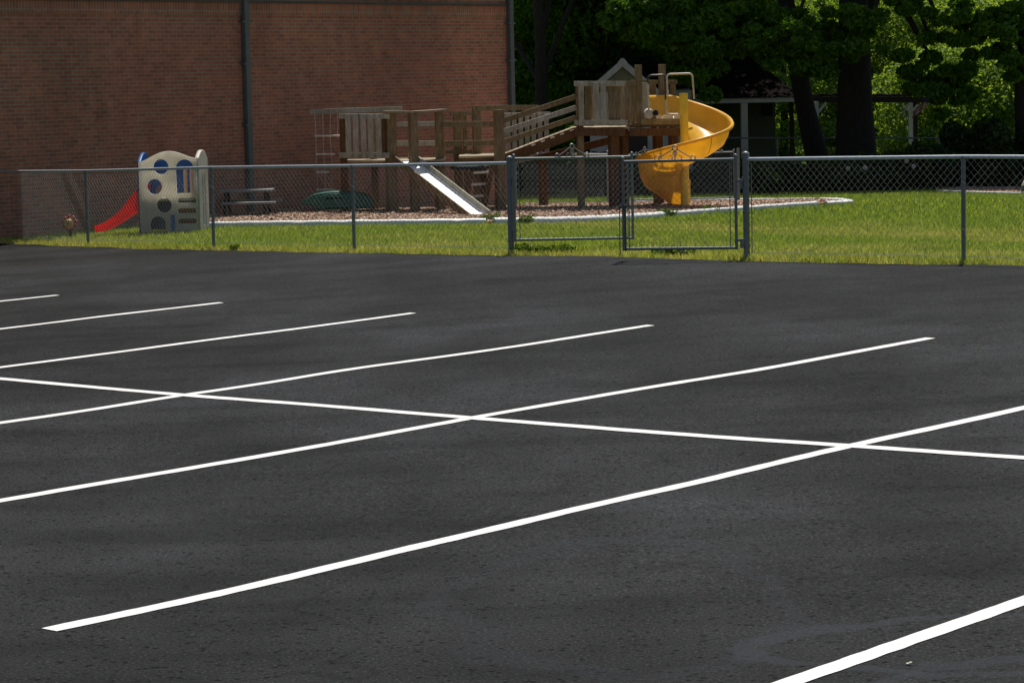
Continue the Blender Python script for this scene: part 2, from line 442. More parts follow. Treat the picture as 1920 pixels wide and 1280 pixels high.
LINES = [
 ([(0, 565), (108, 553.5)], 4, 0, 'short white stall line farthest back at the left edge, below the plastic playhouse'),
 ([(0, 617), (210, 591), (415, 567.5)], 4, 0, 'second farthest white stall line, running in from the left edge'),
 ([(0, 689), (400, 636), (775, 587)], 4, 0, 'white stall line that ends below the metal slide, third from the back'),
 ([(0, 793), (160, 770.5), (340, 740.5), (460, 725), (650, 692.5), (960, 651), (1120, 625.5), (1220, 610)], 3, 0, 'white stall line ending below the yellow spiral slide, fourth from the back'),
 ([(0, 939), (160, 911), (350, 879), (600, 836), (880, 784), (960, 770.5), (1120, 743), (1266, 718), (1424, 694), (1537, 672.5), (1745, 634)], 3, 0, 'long white stall line crossing the divider line near the middle of the lot'),
 ([(92, 1181), (250, 1148.5), (500, 1093.5), (750, 1031.5), (960, 984), (1110, 947), (1300, 906.5), (1410, 879), (1595, 835), (1760, 801), (1920, 765)], 0, 4, 'long white stall line whose near end stops in the lower left foreground'),
 ([(1479, 1280), (1671, 1213), (1920, 1126)], 3, 6, 'thick nearest white stall line cutting the lower right corner'),
]
for k, (pts, e0, e1, lab) in enumerate(LINES):
    tag(stripe(pts, ext0=e0, ext1=e1, dz=.003 + .0002 * k), lab, 'road marking', GR)
tag(stripe([(0, 710.5), (180, 727), (340, 741), (600, 760.5), (880, 784), (960, 790), (1160, 806), (1360, 821.5), (1595, 836), (1760, 848.5), (1920, 859)], 'divider_line', ext0=6, ext1=5, dz=.0052),
    'long white divider line crossing the stall lines from left to right', 'road marking')

# ---------------------------------------------------------------- brick building
WD = Vector((.60, .80, 0)); WN = Vector((.80, -.60, 0)); W0 = Vector((-7.78, 45.1, 0))
def onwall(px, py, off=0):
    d = ray(px, py); t = (W0 + WN * off - CAM).dot(WN) / d.dot(WN); return CAM + d * t
def wl(p): return (p - Wo).dot(WD)
Wo = W0 - WD * 9
Lw = 13.12 + 9
bld = empty('brick_building', (Wo.x, Wo.y, 0), 'long red brick building wall with soldier course and grey downspouts, left of the playground', 'building', rz=math.atan2(.8, .6))
bpy.context.view_layer.update()
def wbox(x0, x1, y0, y1, z0, z1):
    c = Wo + WD * ((x0 + x1) / 2) - WN * ((y0 + y1) / 2); c.z = (z0 + z1) / 2
    return (c, (x1 - x0, y1 - y0, z1 - z0), math.atan2(.8, .6))
m = MB(); m.box(*wbox(0, Lw, 0, 12, -1.2, 3.60)); m.build('wall', BRICK, bld)
m = MB(); m.box(*wbox(-.0, Lw + .018, -.018, 12.018, 3.60, 3.8031)); m.build('soldier_course', SOLDIER, bld)
m = MB(); m.box(*wbox(0, Lw + .05, -.05, 12.05, 3.8031, 3.85)); m.build('shade_ledge', simple('ledge_shade', (.10, .08, .065), .9), bld)  # projecting course coloured dark to draw the shade cast from overhead
m = MB(); m.box(*wbox(0, Lw, 0, 12, 3.85, 4.75)); m.build('parapet', BRICK, bld)
m = MB(); m.box(*wbox(0, 10.8, .05, 9, 4.75, 9.6)); m.build('unseen_shade_block', BRICK, bld)  # unseen taller block, added to widen the shade along the wall's left foot
m = MB(); m.box(*wbox(-.1, Lw + .1, -.06, 12.06, 4.75, 4.82)); m.build('coping', PIPE, bld)
m = MB(); m.box(*wbox(Lw - .16, Lw + .012, -.012, .4, -1.2, 3.6)); m.build('corner_pier', BRICK, bld)
for px, w in ((461, .125), (957, .13)):
    a = wl(onwall(px, 100, .05))
    m = MB(); m.box(*wbox(a - w / 2, a + w / 2, -.11, -.012, -.3, 4.74))
    ds = m.build('downspout', PIPE, bld, bevel=.015)
    for z in (.4, 1.6, 2.7, 3.45):
        m = MB(); m.box(*wbox(a - w / 2 - .05, a + w / 2 + .05, -.115, -.0, z, z + .035)); m.build('strap', PIPE, ds)

# ---------------------------------------------------------------- chain link fences
def mesh_panel(mb, p0, p1, H, sp=.072, r=.0019, z0=.03, barb=.035, seg=.036, base=None, bases=None):
    p0 = Vector(p0); p1 = Vector(p1); d = Vector((p1.x - p0.x, p1.y - p0.y, 0)); L = d.length; d.normalize(); nrm = Vector((-d.y, d.x, 0))
    zb0, zb1 = p0.z, p1.z
    def pt(s, z, o): 
        q = p0 + d * s; return (q.x + nrm.x * o, q.y + nrm.y * o, zb0 + (zb1 - zb0) * s / L + z)
    n = int((L + H) / sp) + 1
    for dirn in (1, -1):
        for k in range(n):
            s0 = k * sp - H
            pts = []; z = z0; top = H + barb
            j = 0
            while z <= top + 1e-6:
                s = s0 + (z if dirn == 1 else H - z)
                wob = .0045 * (1 if j % 2 else -1)
                if 0 <= s <= L: pts.append(pt(s + random.uniform(-.0015, .0015), z + wob * 0, wob))
                z += seg; j += 1
            if len(pts) >= 2: mb.tube(pts, r, 3, cap=False)
    return mb
def fbase(px, Y):
    p = P(px, 300, Y); return Vector((p.x, Y, g(p.x, Y)))
H = 1.09
def fence(name, label, pl, posts, term, rail_from, rails_to, group=None, RH=H, pr=.0235, tr=.036, wire=None, sp=.085, railr=.0205, pm=None, r=.0017, seg=.036, wm=None, barb=.035):
    f = empty(name, pl[0], label, 'fence', group)
    for p in posts:
        m = MB(); m.tube([p + Vector((0, 0, -.15)), p + Vector((0, 0, RH - .01))], pr, 10); m.ball(p + Vector((0, 0, RH - .005)), pr * 1.15, 10, .9)
        po = m.build('post', pm or GALV, f, True)
        for z in (.3, .75): m = MB(); m.tube([p + Vector((-.005, 0, RH * z)), p + Vector((.005, .001, RH * z + .012))], pr * 1.25, 8); m.build('tie', WIRE, po)
    for p in term:
        m = MB(); m.tube([p + Vector((0, 0, -.15)), p + Vector((0, 0, RH + .055))], tr, 12); m.ball(p + Vector((0, 0, RH + .055)), tr * 1.2, 12, .8)
        po = m.build('terminal_post', pm or GALV, f, True)
        for z in (.12, .45, .8, 1.02): m = MB(); m.tube([p + Vector((0, 0, z * RH)), p + Vector((0, 0, z * RH + .022))], tr * 1.25, 10); m.build('tension_band', GALV, po)
        m = MB(); m.tube([p + Vector((.06, -.02, .05)), p + Vector((.06, -.02, RH - .04))], .006, 6); m.build('tension_bar', GALV, po)
    top = [rail_from + Vector((0, 0, RH))] + [p + Vector((0, 0, RH)) for p in pl[1:-1]] + [rails_to + Vector((0, 0, RH))]
    m = MB(); m.tube(top, railr, 10); m.build('top_rail', GALVR if pm is None else pm, f, True)
    m = MB()
    for a, b in zip(pl[:-1], pl[1:]): mesh_panel(m, a, b, RH, sp, r, seg=seg, barb=barb)
    m.build('mesh', wm or WIRE, f)
    m = MB(); m.tube([p + Vector((0, -.02, .06)) for p in pl], .003, 4); m.build('tension_wire', WIRE, f)
    return f
f1 = [fbase(x, Y) for x, Y in ((32, 42.8), (160, 40.6), (396, 37.6), (660, 35.5), (955, 33.1))]
fence('chain_link_fence', 'long galvanised chain link fence between the brick wall and the gate', f1, f1[1:4], [f1[4]], fbase(-30, 43.7), f1[4])
f2 = [fbase(x, Y) for x, Y in ((1398, 30.2), (1806, 28.2), (2260, 26.3))]
fence('chain_link_fence', 'galvanised chain link fence right of the gate, in front of the open lawn', f2, f2[1:3], [f2[0]], f2[0], f2[2])

def tubering(m, c, rr, r, d, n=12, a0=0, a1=2 * math.pi):
    pts = [c + d * (math.cos(a0 + (a1 - a0) * k / n) * rr) + Vector((0, 0, math.sin(a0 + (a1 - a0) * k / n) * rr)) for k in range(n + 1)]
    m.tube(pts, r, 6)
def gate_leaf(label, A, B, Ha, Hb, orn, zb0, group='front gate leaves', r=.0175, wire_r=.0018, sp=.072, gm=None, wmat=None, seg=.036, thick=1, ends=True):
    """A hinge base, B free base (bottom corners incl. z), Ha/Hb heights"""
    t = empty('gate_leaf', A, label, 'gate', group)
    d = (B - A); d.z = 0; d.normalize(); up = Vector((0, 0, 1))
    at, bt = A + up * Ha, B + up * Hb
    m = MB()
    m.tube([A, at], r, 10); m.ball(at, r * 1.3, 8); m.tube([B, bt], r, 10); m.ball(bt, r * 1.3, 8)
    m.tube([A + up * .02, B + up * .02], r, 10); m.tube([at - up * .04, bt - up * .04], r, 10)
    if ends:
        m.tube([A + d * .07 + up * .03, at + d * .07 - up * .06], .006, 6); m.tube([B - d * .07 + up * .03, bt - d * .07 - up * .06], .006, 6)
    fr = m.build('frame', gm or GALV, t, True)
    m = MB(); mesh_panel(m, A + up * .03, B + up * .03, min(Ha, Hb) - .06, sp, wire_r, z0=0, barb=0, seg=seg); m.build('mesh', wmat or WIRE, t)
    # wrought scroll ornament
    m = MB(); c = A.lerp(B, orn) + up * (Ha * (1 - orn) + Hb * orn - .035)
    for s in (-1, 1):
        tubering(m, c + d * (.215 * s) + up * .028, .026, .006 * thick, d, 10, R(-20), R(250))
        m.tube([c + d * (.19 * s) + up * .03, c + d * (.08 * s) + up * .09, c + d * (.02 * s) + up * .13], .006 * thick, 6)
        tubering(m, c + d * (.055 * s) + up * .03, .024, .005 * thick, d, 10, R(60), R(330))
    tubering(m, c + up * .135, .030, .007 * thick, d, 12); tubering(m, c + up * .075, .024, .006 * thick, d, 12); m.tube([c - up * .01, c + up * .11], .008 * thick, 6)
    m.build('scroll_ornament', WIRE, t, True)
    return t, fr
A1 = P(966, 453, 33.05); B1 = P(1187, 449, 33.9)
t, fr = gate_leaf('left gate leaf swung slightly inward, nearer the brick wall side', A1, B1, (453 - 292) / F * 33.05, (449 - 288) / F * 33.9, .49, 0)
for z in (.2, .85): m = MB(); m.box((A1 + f1[4]) / 2 + Vector((0, 0, z - .0)), (.10, .04, .03)); m.build('hinge', GALV, t)
A2 = P(1381, 468, 30.2); B2 = P(1170, 470, 30.75)
t, fr = gate_leaf('right gate leaf in front of the yellow slide, its free end overlapping the other leaf', A2, B2, (468 - 292) / F * 30.2, (470 - 297) / F * 30.75, .53, 0)
for z in (.12, .78): m = MB(); m.box((A2 + f2[0]) / 2 + Vector((0, 0, z + .03)), (.10, .04, .03)); m.box((A2 + f2[0]) / 2 + Vector((0, 0, z - .02)), (.03, .05, .08)); m.build('hinge', GALV, t)
m = MB(); q = B2 + Vector((0, -.02, .50)); m.box(q, (.075, .05, .035)); m.tube([q + Vector((.02, -.02, 0)), q + Vector((.02, -.02, -.50))], .011, 6); m.tube([q, q + Vector((.11, 0, .015))], .008, 6)
m.build('latch', GALVD, t)
for p in [B2 + Vector((-.045, -.01, -.05))]:
    m = MB(); m.tube([p, p + Vector((0, 0, 1.0))], .006, 6); m.build('drop_rod', GALVD, t)

# ---------------------------------------------------------------- curbs, mulch beds
def edging(name, label, pts, h=.062, w=.15, gaps=(), group=None):
    P3 = [G(x, y) for x, y in pts]; out = []
    for a, b in zip(P3[:-1], P3[1:]):
        n = max(1, int((b - a).length / .15)); out += [a.lerp(b, i / n) for i in range(n)]
    out.append(P3[-1])
    for _ in range(4): out = [out[0]] + [(out[i - 1] + out[i] * 2 + out[i + 1]) / 4 for i in range(1, len(out) - 1)] + [out[-1]]
    m = MB(); prof = [(-.5, -.6), (-.5, .45), (-.38, .8), (-.15, 1.0), (.15, 1.0), (.38, .8), (.5, .45), (.5, -.6)]
    b0 = 0; V = []; Fs = []
    for i, p in enumerate(out):
        t = out[min(i + 1, len(out) - 1)] - out[max(i - 1, 0)]; t.z = 0; t.normalize(); nn = Vector((-t.y, t.x, 0))
        wob = 1 + .05 * math.sin(i * 1.7) ; zz = g(p.x, p.y)
        for a, b in prof: V.append((p.x + nn.x * a * w, p.y + nn.y * a * w, zz + b * h * wob))
    k = len(prof)
    for i in range(len(out) - 1):
        for j in range(k - 1): Fs.append((i * k + j, i * k + j + 1, (i + 1) * k + j + 1, (i + 1) * k + j))
    Fs.append(tuple(range(k))); Fs.append(tuple(range((len(out) - 1) * k, len(out) * k)))
    m.add(V, Fs); o = m.build(name, WHITE_P, None, True); tag(o, label, 'edging', group); return o
FR = [(396, 423), (500, 421.5), (600, 420), (700, 419), (800, 418), (910, 416.5)]
FR2 = [(926, 417), (960, 416.5), (1050, 415), (1120, 412.5), (1200, 408), (1250, 404.5)]
FR3 = [(1256, 403), (1320, 398), (1390, 393), (1440, 389.5), (1490, 386), (1530, 383.5)]
TIP = [(1600, 380), (1572, 376.5), (1560, 374.5)]
BK = [(1560, 374.5), (1460, 375.5), (1380, 376.2), (1300, 377)]
EG = 'white edging round the mulch bed'
edging('edging_curb', 'long white edging piece in front of the metal slide, left part of the mulch border', FR, group=EG)
edging('edging_curb', 'thick white edging piece seen through the gate, in front of the wooden posts', FR2, h=.075, w=.17, group=EG)
edging('edging_curb', 'thin white edging piece right of the spiral slide, running toward the pointed tip', FR3, h=.06, w=.12, group=EG)
edging('edging_curb', 'short white edging piece forming the pointed right tip of the mulch bed', [(1548, 382.5), (1575, 381), (1602, 379.5), (1572, 376.5), (1540, 375.0)], h=.05, w=.14, group=EG)
edging('edging_curb', 'thin white edging along the far side of the mulch bed, behind the slide', [(1530, 375), (1460, 375.5), (1380, 376.2), (1300, 377), (1240, 378), (1190, 379.5)], h=.05, w=.08, group=EG)

def inpoly(x, y, poly):
    c = np.zeros(x.shape, bool); n = len(poly)
    for i in range(n):
        x0, y0 = poly[i]; x1, y1 = poly[i - 1]
        cond = ((y0 > y) != (y1 > y)) & (x < (x1 - x0) * (y - y0) / (y1 - y0 + 1e-12) + x0); c ^= cond
    return c
cor = Wo + WD * (Lw - .05)
wl0 = onwall(385, 400)
bed1 = [(p.x, p.y) for p in [G(x, y) for x, y in [(394, 422.5)] + FR + FR2 + FR3 + [(1575, 381), (1599, 379.5), (1572, 376.8)] + BK + [(1190, 380), (1020, 382), (985, 381)]]]
bed1 += [(cor.x + .1, cor.y - .3), (wl0.x - .1, wl0.y)]
bed2 = [(p.x, p.y) for p in [G(x, y) for x, y in [(1758, 357), (1830, 361), (1920, 362.5), (2080, 363), (2080, 343), (1920, 345), (1850, 348.5), (1800, 351)]]]
def bed(name, poly, lab, step=.1, chips=26000, csize=.021):
    pa = np.array(poly); x0, y0 = pa.min(0); x1, y1 = pa.max(0)
    xs = np.arange(x0, x1, step); ys = np.arange(y0, y1, step)
    Xg, Yg = np.meshgrid(xs, ys); Zg = gr(Xg, Yg) + .015 + rng.uniform(-.006, .006, Xg.shape)
    nx = len(xs); i, j = np.meshgrid(np.arange(len(ys) - 1), np.arange(nx - 1), indexing='ij'); i = i.ravel(); j = j.ravel()
    k = inpoly(xs[j] + step / 2, ys[i] + step / 2, poly); i = i[k]; j = j[k]; a = i * nx + j
    Fq = np.stack([a, a + 1, a + nx + 1, a + nx], 1); used, inv = np.unique(Fq, return_inverse=True)
    V = np.stack([Xg, Yg, Zg], -1).reshape(-1, 3)[used]; o = np_mesh(name, V, inv.reshape(Fq.shape), MULCH); tag(o, kind='structure')
    # chips
    n = chips * 3; cx = rng.uniform(x0, x1, n); cy = rng.uniform(y0, y1, n); k = inpoly(cx, cy, poly); cx = cx[k][:chips]; cy = cy[k][:chips]; n = len(cx)
    cz = gr(cx, cy) + rng.uniform(.012, .032, n)
    a = rng.normal(size=(n, 3)) * [1, 1, .18]; a /= np.linalg.norm(a, axis=1)[:, None]
    b = np.cross(a, rng.normal(size=(n, 3)) * .28 + [0, 0, 1]); b /= np.linalg.norm(b, axis=1)[:, None]
    l = rng.uniform(.5, 1.3, n)[:, None] * csize; w = l * rng.uniform(.35, .6, n)[:, None]
    c = np.stack([cx, cy, cz], 1)
    V = np.stack([c - a * l - b * w, c + a * l - b * w, c + a * l + b * w, c - a * l + b * w], 1).reshape(-1, 3)
    tag(np_mesh('mulch_chips', V, np.arange(4 * n).reshape(-1, 4), CHIPS), lab, 'mulch', kind='stuff')
bed('mulch_bed', bed1, 'reddish brown bark mulch spread under the wooden playset', chips=110000)
bed('mulch_bed', bed2, 'brown bark mulch patch at the right edge of the lawn', chips=20000)
edging('edging_curb', 'broken white edging in front of the small mulch patch at the right edge', [(1758, 358), (1800, 360), (1850, 361.5), (1915, 363)], h=.03, w=.07)

# grass blades
def blades(n, x0, x1, y0, y1, hmin, hmax, w, mask, dryf, name='grass', lab=None):
    x = rng.uniform(x0, x1, n); y = rng.uniform(y0, y1, n); k = mask(x, y); x = x[k]; y = y[k]; n = len(x)
    z = gr(x, y) - .05; h = rng.uniform(hmin, hmax, n); th = rng.uniform(0, math.pi, n)
    # taller ragged tufts near the fence line
    s = np.abs(fs(x, y)); h = h * (1 + .5 * np.exp(-(s / .25) ** 2) * rng.uniform(0, 1, n))
    dx = np.cos(th) * w; dy = np.sin(th) * w
    lx = rng.normal(0, .5, n) * h; ly = rng.normal(0, .5, n) * h
    b = np.stack([x, y, z], 1); d = np.stack([dx, dy, 0 * dx], 1)
    mid = b + np.stack([lx * .35, ly * .35, .6 * h], 1); tip = b + np.stack([lx, ly, h], 1)
    V = np.stack([b - d, b + d, mid + d * .8, mid - d * .8], 1); V2 = np.stack([mid - d * .8, mid + d * .8, tip], 1)
    Vq = V.reshape(-1, 3)
    # as triangles for uniform arrays: quad base + tip tri merged into one kite quad
    K = np.stack([b - d, b + d, tip, tip - d * .2], 1).reshape(-1, 3)
    var = np.repeat(rng.uniform(0, 1, n), 4)
    o = np_mesh(name, K, np.arange(4 * n).reshape(-1, 4), GRASS, var)
    dry = dryf(x, y); at = o.data.attributes.new('dry', 'FLOAT', 'POINT'); at.data.foreach_set('value', np.repeat(dry, 4).astype(np.float32))
    if lab: tag(o, lab, 'grass', kind='stuff')
    return o
wallside = lambda x, y: ((x - W0.x) * WN.x + (y - W0.y) * WN.y) > .03
def mk(x, y): return (y > edgeY(x) + .02) & ~inpoly(x, y, bed1) & ~inpoly(x, y, bed2) & (wallside(x, y) | (y > 56))
def dry1(x, y):
    d = y - edgeY(x)
    v = .22 * np.exp(-(d / .7) ** 2) + .10 * np.exp(-(d / 4) ** 2) + .16 * np.exp(-((d - 11.5) / 2.6) ** 2) * sm(x, -1, 2)
    return v - .12 * np.exp(-((d - 6.8) / 1.3) ** 2) * sm(x, 0, 2) - .14 * sm(d, 15, 18) - .04 - .05 * (1 - sm(x, -3, 0))
blades(430000, -11, 9.5, 25, 46, .03, .075, .0055, lambda x, y: mk(x, y) & (x / y < .205) & (x / y > -.205), dry1, lab='mown lawn with green and straw coloured patches between the fence and the mulch bed')
blades(200000, -1, 17, 44, 74, .05, .09, .011, lambda x, y: mk(x, y) & (x / y < .2), lambda x, y: np.full(x.shape, -.22) , lab='greener lawn behind the mulch bed, shaded at its far side')

def edgeband(x, y):
    d = y - edgeY(x); return (d > -.03) & (d < .22) & (np.sin(x * 9) * np.sin(x * 3.1 + 2) + rng.uniform(-.6, 1.2, x.shape) > 0)
blades(900000, -9.5, 8, 26, 44, .06, .115, .006, edgeband, lambda x, y: np.full(x.shape, .16) * (rng.uniform(0, 1, x.shape) > .35), name='edge_grass', lab='ragged straw and green grass tufts creeping over the edge of the asphalt')
def leafcloud(centers, rads, n, size, flat=.9, rngs=None, droop=0):
    r_ = rngs or rng
    k = r_.integers(0, len(centers), n); c = np.array(centers)[k]; rd = np.array(rads)[k]
    d = r_.normal(size=(n, 3)); d /= np.linalg.norm(d, axis=1)[:, None]; rr = r_.uniform(0, 1, n) ** .45
    p = c + d * rr[:, None] * rd
    a = r_.normal(size=(n, 3)); a[:, 2] -= droop; a /= np.linalg.norm(a, axis=1)[:, None]
    b = np.cross(a, r_.normal(size=(n, 3)) + [0, 0, flat]); b /= np.linalg.norm(b, axis=1)[:, None] + 1e-9
    s = size * r_.uniform(.6, 1.3, n)[:, None]
    V = np.stack([p - a * s, p + b * s * .5, p + a * s, p - b * s * .5], 1).reshape(-1, 3)
    return V, np.repeat(r_.uniform(0, 1, n), 4)
# weeds
def weed(px, py, r, h, label, n=260):
    p = G(px, py); cs = [(p.x - r * .8 + r * 1.6 * k / 9, p.y + random.uniform(-.05, .05), p.z + random.uniform(0, h)) for k in range(10)]
    V, var = leafcloud(cs, [(r * .4, .08, .05)] * 10, int(n * max(1, r * 6)), .03)
    o = np_mesh('weed_clump', V, np.arange(len(V)).reshape(-1, 4), GRASS_W, var); tag(o, label, 'weeds', 'weed clumps in the lawn')
GRASS_W = leafmat('weed_leaves', (.05, .11, .012), (.14, .22, .03), .35)
for a in [(922, 414, .16, .10, 'tuft of weeds growing over the gap in the white edging by the gate post'), (988, 417, .12, .10, 'tuft of weeds against the white edging just right of the gate post'), (1248, 405, .18, .08, 'leafy weeds hiding the white edging below the yellow slide'), (1330, 396.5, .16, .06, 'leafy weeds on the white edging inside the right gate leaf'),
          (440, 467, .06, .02, 'small dark weed tuft at the asphalt edge left of the metal slide'), (1262, 475, .25, .04, 'leafy weeds under the bottom bar of the right gate leaf'), (1020, 471, .35, .05, 'leafy weeds under the left gate leaf'), (345/4, 452, .12, .05, 'weeds at the asphalt corner below the small round toy')]: weed(*a)

# ---------------------------------------------------------------- wooden playset
YF, YB = 48.9, 50.3
PY = R(24)
ps = empty('wooden_playset', (P(960, 390, 49.5).x, 49.5, 0), 'weathered wooden playset with ramp, slatted tower, metal slide and yellow spiral slide', 'playset')
YM = lambda x: 48.6 + (x - 650) / 600 * .4      # front row depth
def post(x, y, Y, w=.14, mat=W_BROWN, yb=None, yaw=PY, name='post'):
    p = P(x, y, Y); zb = g(p.x, Y) - .1 if yb is None else P(x, yb, Y).z
    m = MB(); m.box((p.x, Y, (p.z + zb) / 2), (w, w, p.z - zb), yaw); return m.build(name, mat, ps, bevel=.006)
def rail(p0, p1, Y0, Y1, h, t=.038, mat=W_GREY, name='rail'):
    a = P(*p0, Y0); b = P(*p1, Y1); m = MB(); m.beam(a, b, t, h); return m.build(name, mat, ps, bevel=.004)
def slat(x, y0, y1, Y, wpx, mat=W_GREY, t=.035, lean=None, yaw=0.0):
    a = P(x, y0, Y); b = P(x + (y1 - y0) * .022, y1, Y); m = MB(); m.box(((a.x + b.x) / 2, Y, (a.z + b.z) / 2), (wpx / F * Y, t, a.z - b.z), yaw); return m.build('slat', mat, ps, bevel=.004)
Y = 48.6
# left low deck
post(643, 222, Y + .1, .10, W_RED); post(731, 208, Y + .1, .17, W_BROWN); post(774, 211, Y, .14, W_BROWN); post(823, 209, Y + .5, .13, W_BROWN); post(935, 206, Y + .25, .155, W_BROWN)
rail((635, 218), (731, 218), Y - .02, Y - .02, .09); rail((635.5, 291), (730, 291.5), Y - .02, Y - .02, .10)
for x in (652, 666, 680.5, 694, 709): slat(x, 214, 296.5, Y - .065, 10)
slat(719, 220, 290, Y + .05, 8, W_RED); slat(641, 222, 292, Y + .05, 7, W_RED)
rail((581, 209.5), (754, 204), Y + 1.3, Y + 1.3, .085, .09, W_GREY, 'overhead_beam')
post(700, 207, Y + 1.4, .10, W_BROWN)
rail((719, 209.5), (776, 210.5), Y, Y, .04, .20, W_TAN); rail((774, 210.5), (832, 206.5), Y, Y + .5, .04, .20, W_TAN)
rail((744, 233), (820, 232.5), Y + 1.2, Y + 1.2, .09); rail((740, 269), (820, 268.5), Y + 1.2, Y + 1.2, .09)
rail((830, 233), (928, 232.5), Y + .45, Y + .3, .10, .045, W_BROWN); rail((830, 269), (928, 268), Y + .45, Y + .3, .095, .045, W_BROWN)
# decks
def deck(px0, px1, py, Y0, Y1, thick, mat=W_TAN, name='deck', n=6):
    z = P((px0 + px1) / 2, py, Y0).z; x0 = P(px0, py, Y0).x; x1 = P(px1, py, Y0).x
    m = MB(); bw = (Y1 - Y0) / n
    for i in range(n): m.box(((x0 + x1) / 2, Y0 + bw * (i + .5), z - thick / 2), (x1 - x0, bw - .008, thick))
    return m.build(name, mat, ps)
deck(641, 832, 301, Y + .12, Y + 1.5, .035)
m = MB(); a = P(641, 306, Y + .16); b = P(830, 306, Y + .16); m.beam(a, b, .04, .10); m.build('deck_beam', W_RED, ps)
deck(860, 948, 292, Y + .5, Y + 1.9, .035); m = MB(); a = P(862, 299, Y + .55); b = P(946, 298, Y + .55); m.beam(a, b, .05, .11); m.build('deck_beam', W_RED, ps)
# round step
z = P(878, 309, Y).z
m = MB(); c = P(880, 309, Y + .2); pts = 20
m.tube([c + Vector((0, 0, -.02)), c + Vector((0, 0, .015))], .30, 20); m.build('round_step', DOWEL, ps)
m = MB(); m.tube([c + Vector((math.cos(k * math.pi / 8) * .33, math.sin(k * math.pi / 8) * .33, -.045)) for k in range(17)], .035, 8); m.build('step_ring', BLACK, ps, True)
# rear frames
for x, y, w in ((857, 212, .14), (871, 216, .07), (893, 202, .15)): post(x, y, YB + .2, w, W_BROWN, yaw=R(10))
rail((843, 212.5), (886, 212.5), YB + .1, YB + .1, .075, .05, W_BROWN); rail((886, 203), (1010, 202), YB + .1, YB + .4, .095, .06, W_BROWN)
rail((835, 285), (885, 284), YB + .1, YB + .1, .08, .05, W_BROWN)
post(1018, 300, YB + .3, .14, W_RED); post(822, 300, YB, .14, W_RED); post(733, 300, YB - .2, .14, W_RED); post(905, 300, YB + .2, .12, W_RED)
for x in range(952, 1032, 12): slat(x, 213, 312 - (x - 950) * .25, YB + .6, 8.5, W_GREY)
rail((945, 216), (1032, 214.5), YB + .65, YB + .65, .09); rail((945, 306), (1022, 290), YB + .65, YB + .65, .09)
# ladder near gate post
for x0, x1, y in ((886, 920, 323), (879, 912, 345.5), (874, 905, 368)): 
    a = P(x0, y + 1, Y - .05); b = P(x1, y - 1, Y + .05); m = MB(); m.beam(a, b, .13, .04); m.build('rung', DOWEL, ps)
m = MB(); m.beam(P(888, 308, Y + .02), P(868, 396, Y - .35), .04, .12); m.build('ladder_side', W_RED, ps)
m = MB(); m.beam(P(925, 306, Y + .06), P(906, 394, Y - .3), .04, .12); m.build('ladder_side', W_RED, ps)
# plank wall under the deck
m = MB(); m.beam(P(905, 345, Y + 1.2), P(1000, 345, Y + 1.2), .03, .8); 
# ramp
RA, RB = (946, 296), (1080, 249)
rail((944, 300), (1080, 248), Y + .35, Y + .5, .19, .04, W_RED, 'ramp_stringer'); rail((1002, 300), (1168, 257), YB + .3, YB + .3, .14, .04, W_RED, 'ramp_stringer')
m = MB(); pa, pb, pc, pd = P(944, 292, Y + .4), P(1080, 240, Y + .5), P(1080, 240, Y + .5) + Vector((0, 1.3, 0)), P(944, 292, Y + .4) + Vector((0, 1.3, 0))
n = 14
for i in range(n):
    a = pa.lerp(pb, (i + .5) / n); m.beam(a, a + Vector((0, 1.25, 0)), (pb - pa).length / n - .008, .03, (pb - pa).cross(Vector((0, 1, 0))))
m.build('ramp_planks', W_TAN, ps)
for i in range(5):
    m = MB(); a = P(1000 + i * 18, 272.5 - i * 6.9, Y + .32); m.beam(a + Vector((-.035, 0, -.004)), a + Vector((.035, 0, .018)), .05, .02); m.build('cleat', DOWEL, ps)
for (y0, y1, mt) in ((226, 181, W_BROWN), (246.5, 201.5, W_GREY), (266, 220.5, W_BROWN)): rail((945, y0), (1081, y1), Y + .22, Y + .42, .092, .04, mt)
# tower
YT = 48.95
rail((1078.5, 246.5), (1172, 247.5), YT, YT, .155, .05, W_RED, 'deck_beam'); rail((1180, 248), (1276, 247.5), YT + .1, YT + .1, .14, .05, W_RED, 'deck_beam')
rail((1076, 157), (1174, 157), YT, YT, .09); rail((1077, 229.5), (1177, 230), YT, YT, .09)
rail((1172, 157), (1192, 157), YT + .02, YT + .02, .09, .04, W_BROWN); rail((1183, 154), (1270, 154), YT + 1.1, YT + 1.1, .075, .05, W_BROWN)
for x in (1089, 1117, 1130.5): slat(x, 154 if x < 1100 else 155, 236, YT - .06, 10.5, W_GREY)
for x, w in ((1102, 13), (1145.5, 12), (1157.5, 10.5), (1176, 10)): slat(x, 155, 236, YT + .06, w, W_BROWN)
slat(1186, 155, 236, YT + .3, 8, W_TAN); slat(1208, 155, 234, YT + .5, 11, W_GREY)
for x, w, mt in ((1110, 6, W_TAN), (1167, 7, W_TAN)): slat(x, 160, 238, YT + 1.2, w, mt)
post(1196.5, 122, YT + .2, .115, W_BROWN, yb=240, yaw=R(8)); post(1241, 121, YT + 1.1, .12, W_BROWN, yb=250, yaw=R(8)); post(1224, 157, YT + 1.3, .10, W_BROWN, yb=250, yaw=R(8)); post(1261, 156, YT + 1.1, .10, W_BROWN, yb=250, yaw=R(8))
post(1086, 158, YT + .12, .11, W_BROWN, yaw=R(16)); post(1150, 240, YT + .08, .16, W_RED, yaw=R(22)); post(1169, 240, YT + .35, .13, W_RED); post(1233, 250, YT + 1.0, .15, W_RED); post(1262, 250, YT + 1.2, .14, W_RED)
deck(1078, 1180, 238.5, YT + .03, YT + 1.3, .04); deck(1176, 1276, 233, YT + .12, YT + 1.3, .05, W_RED)
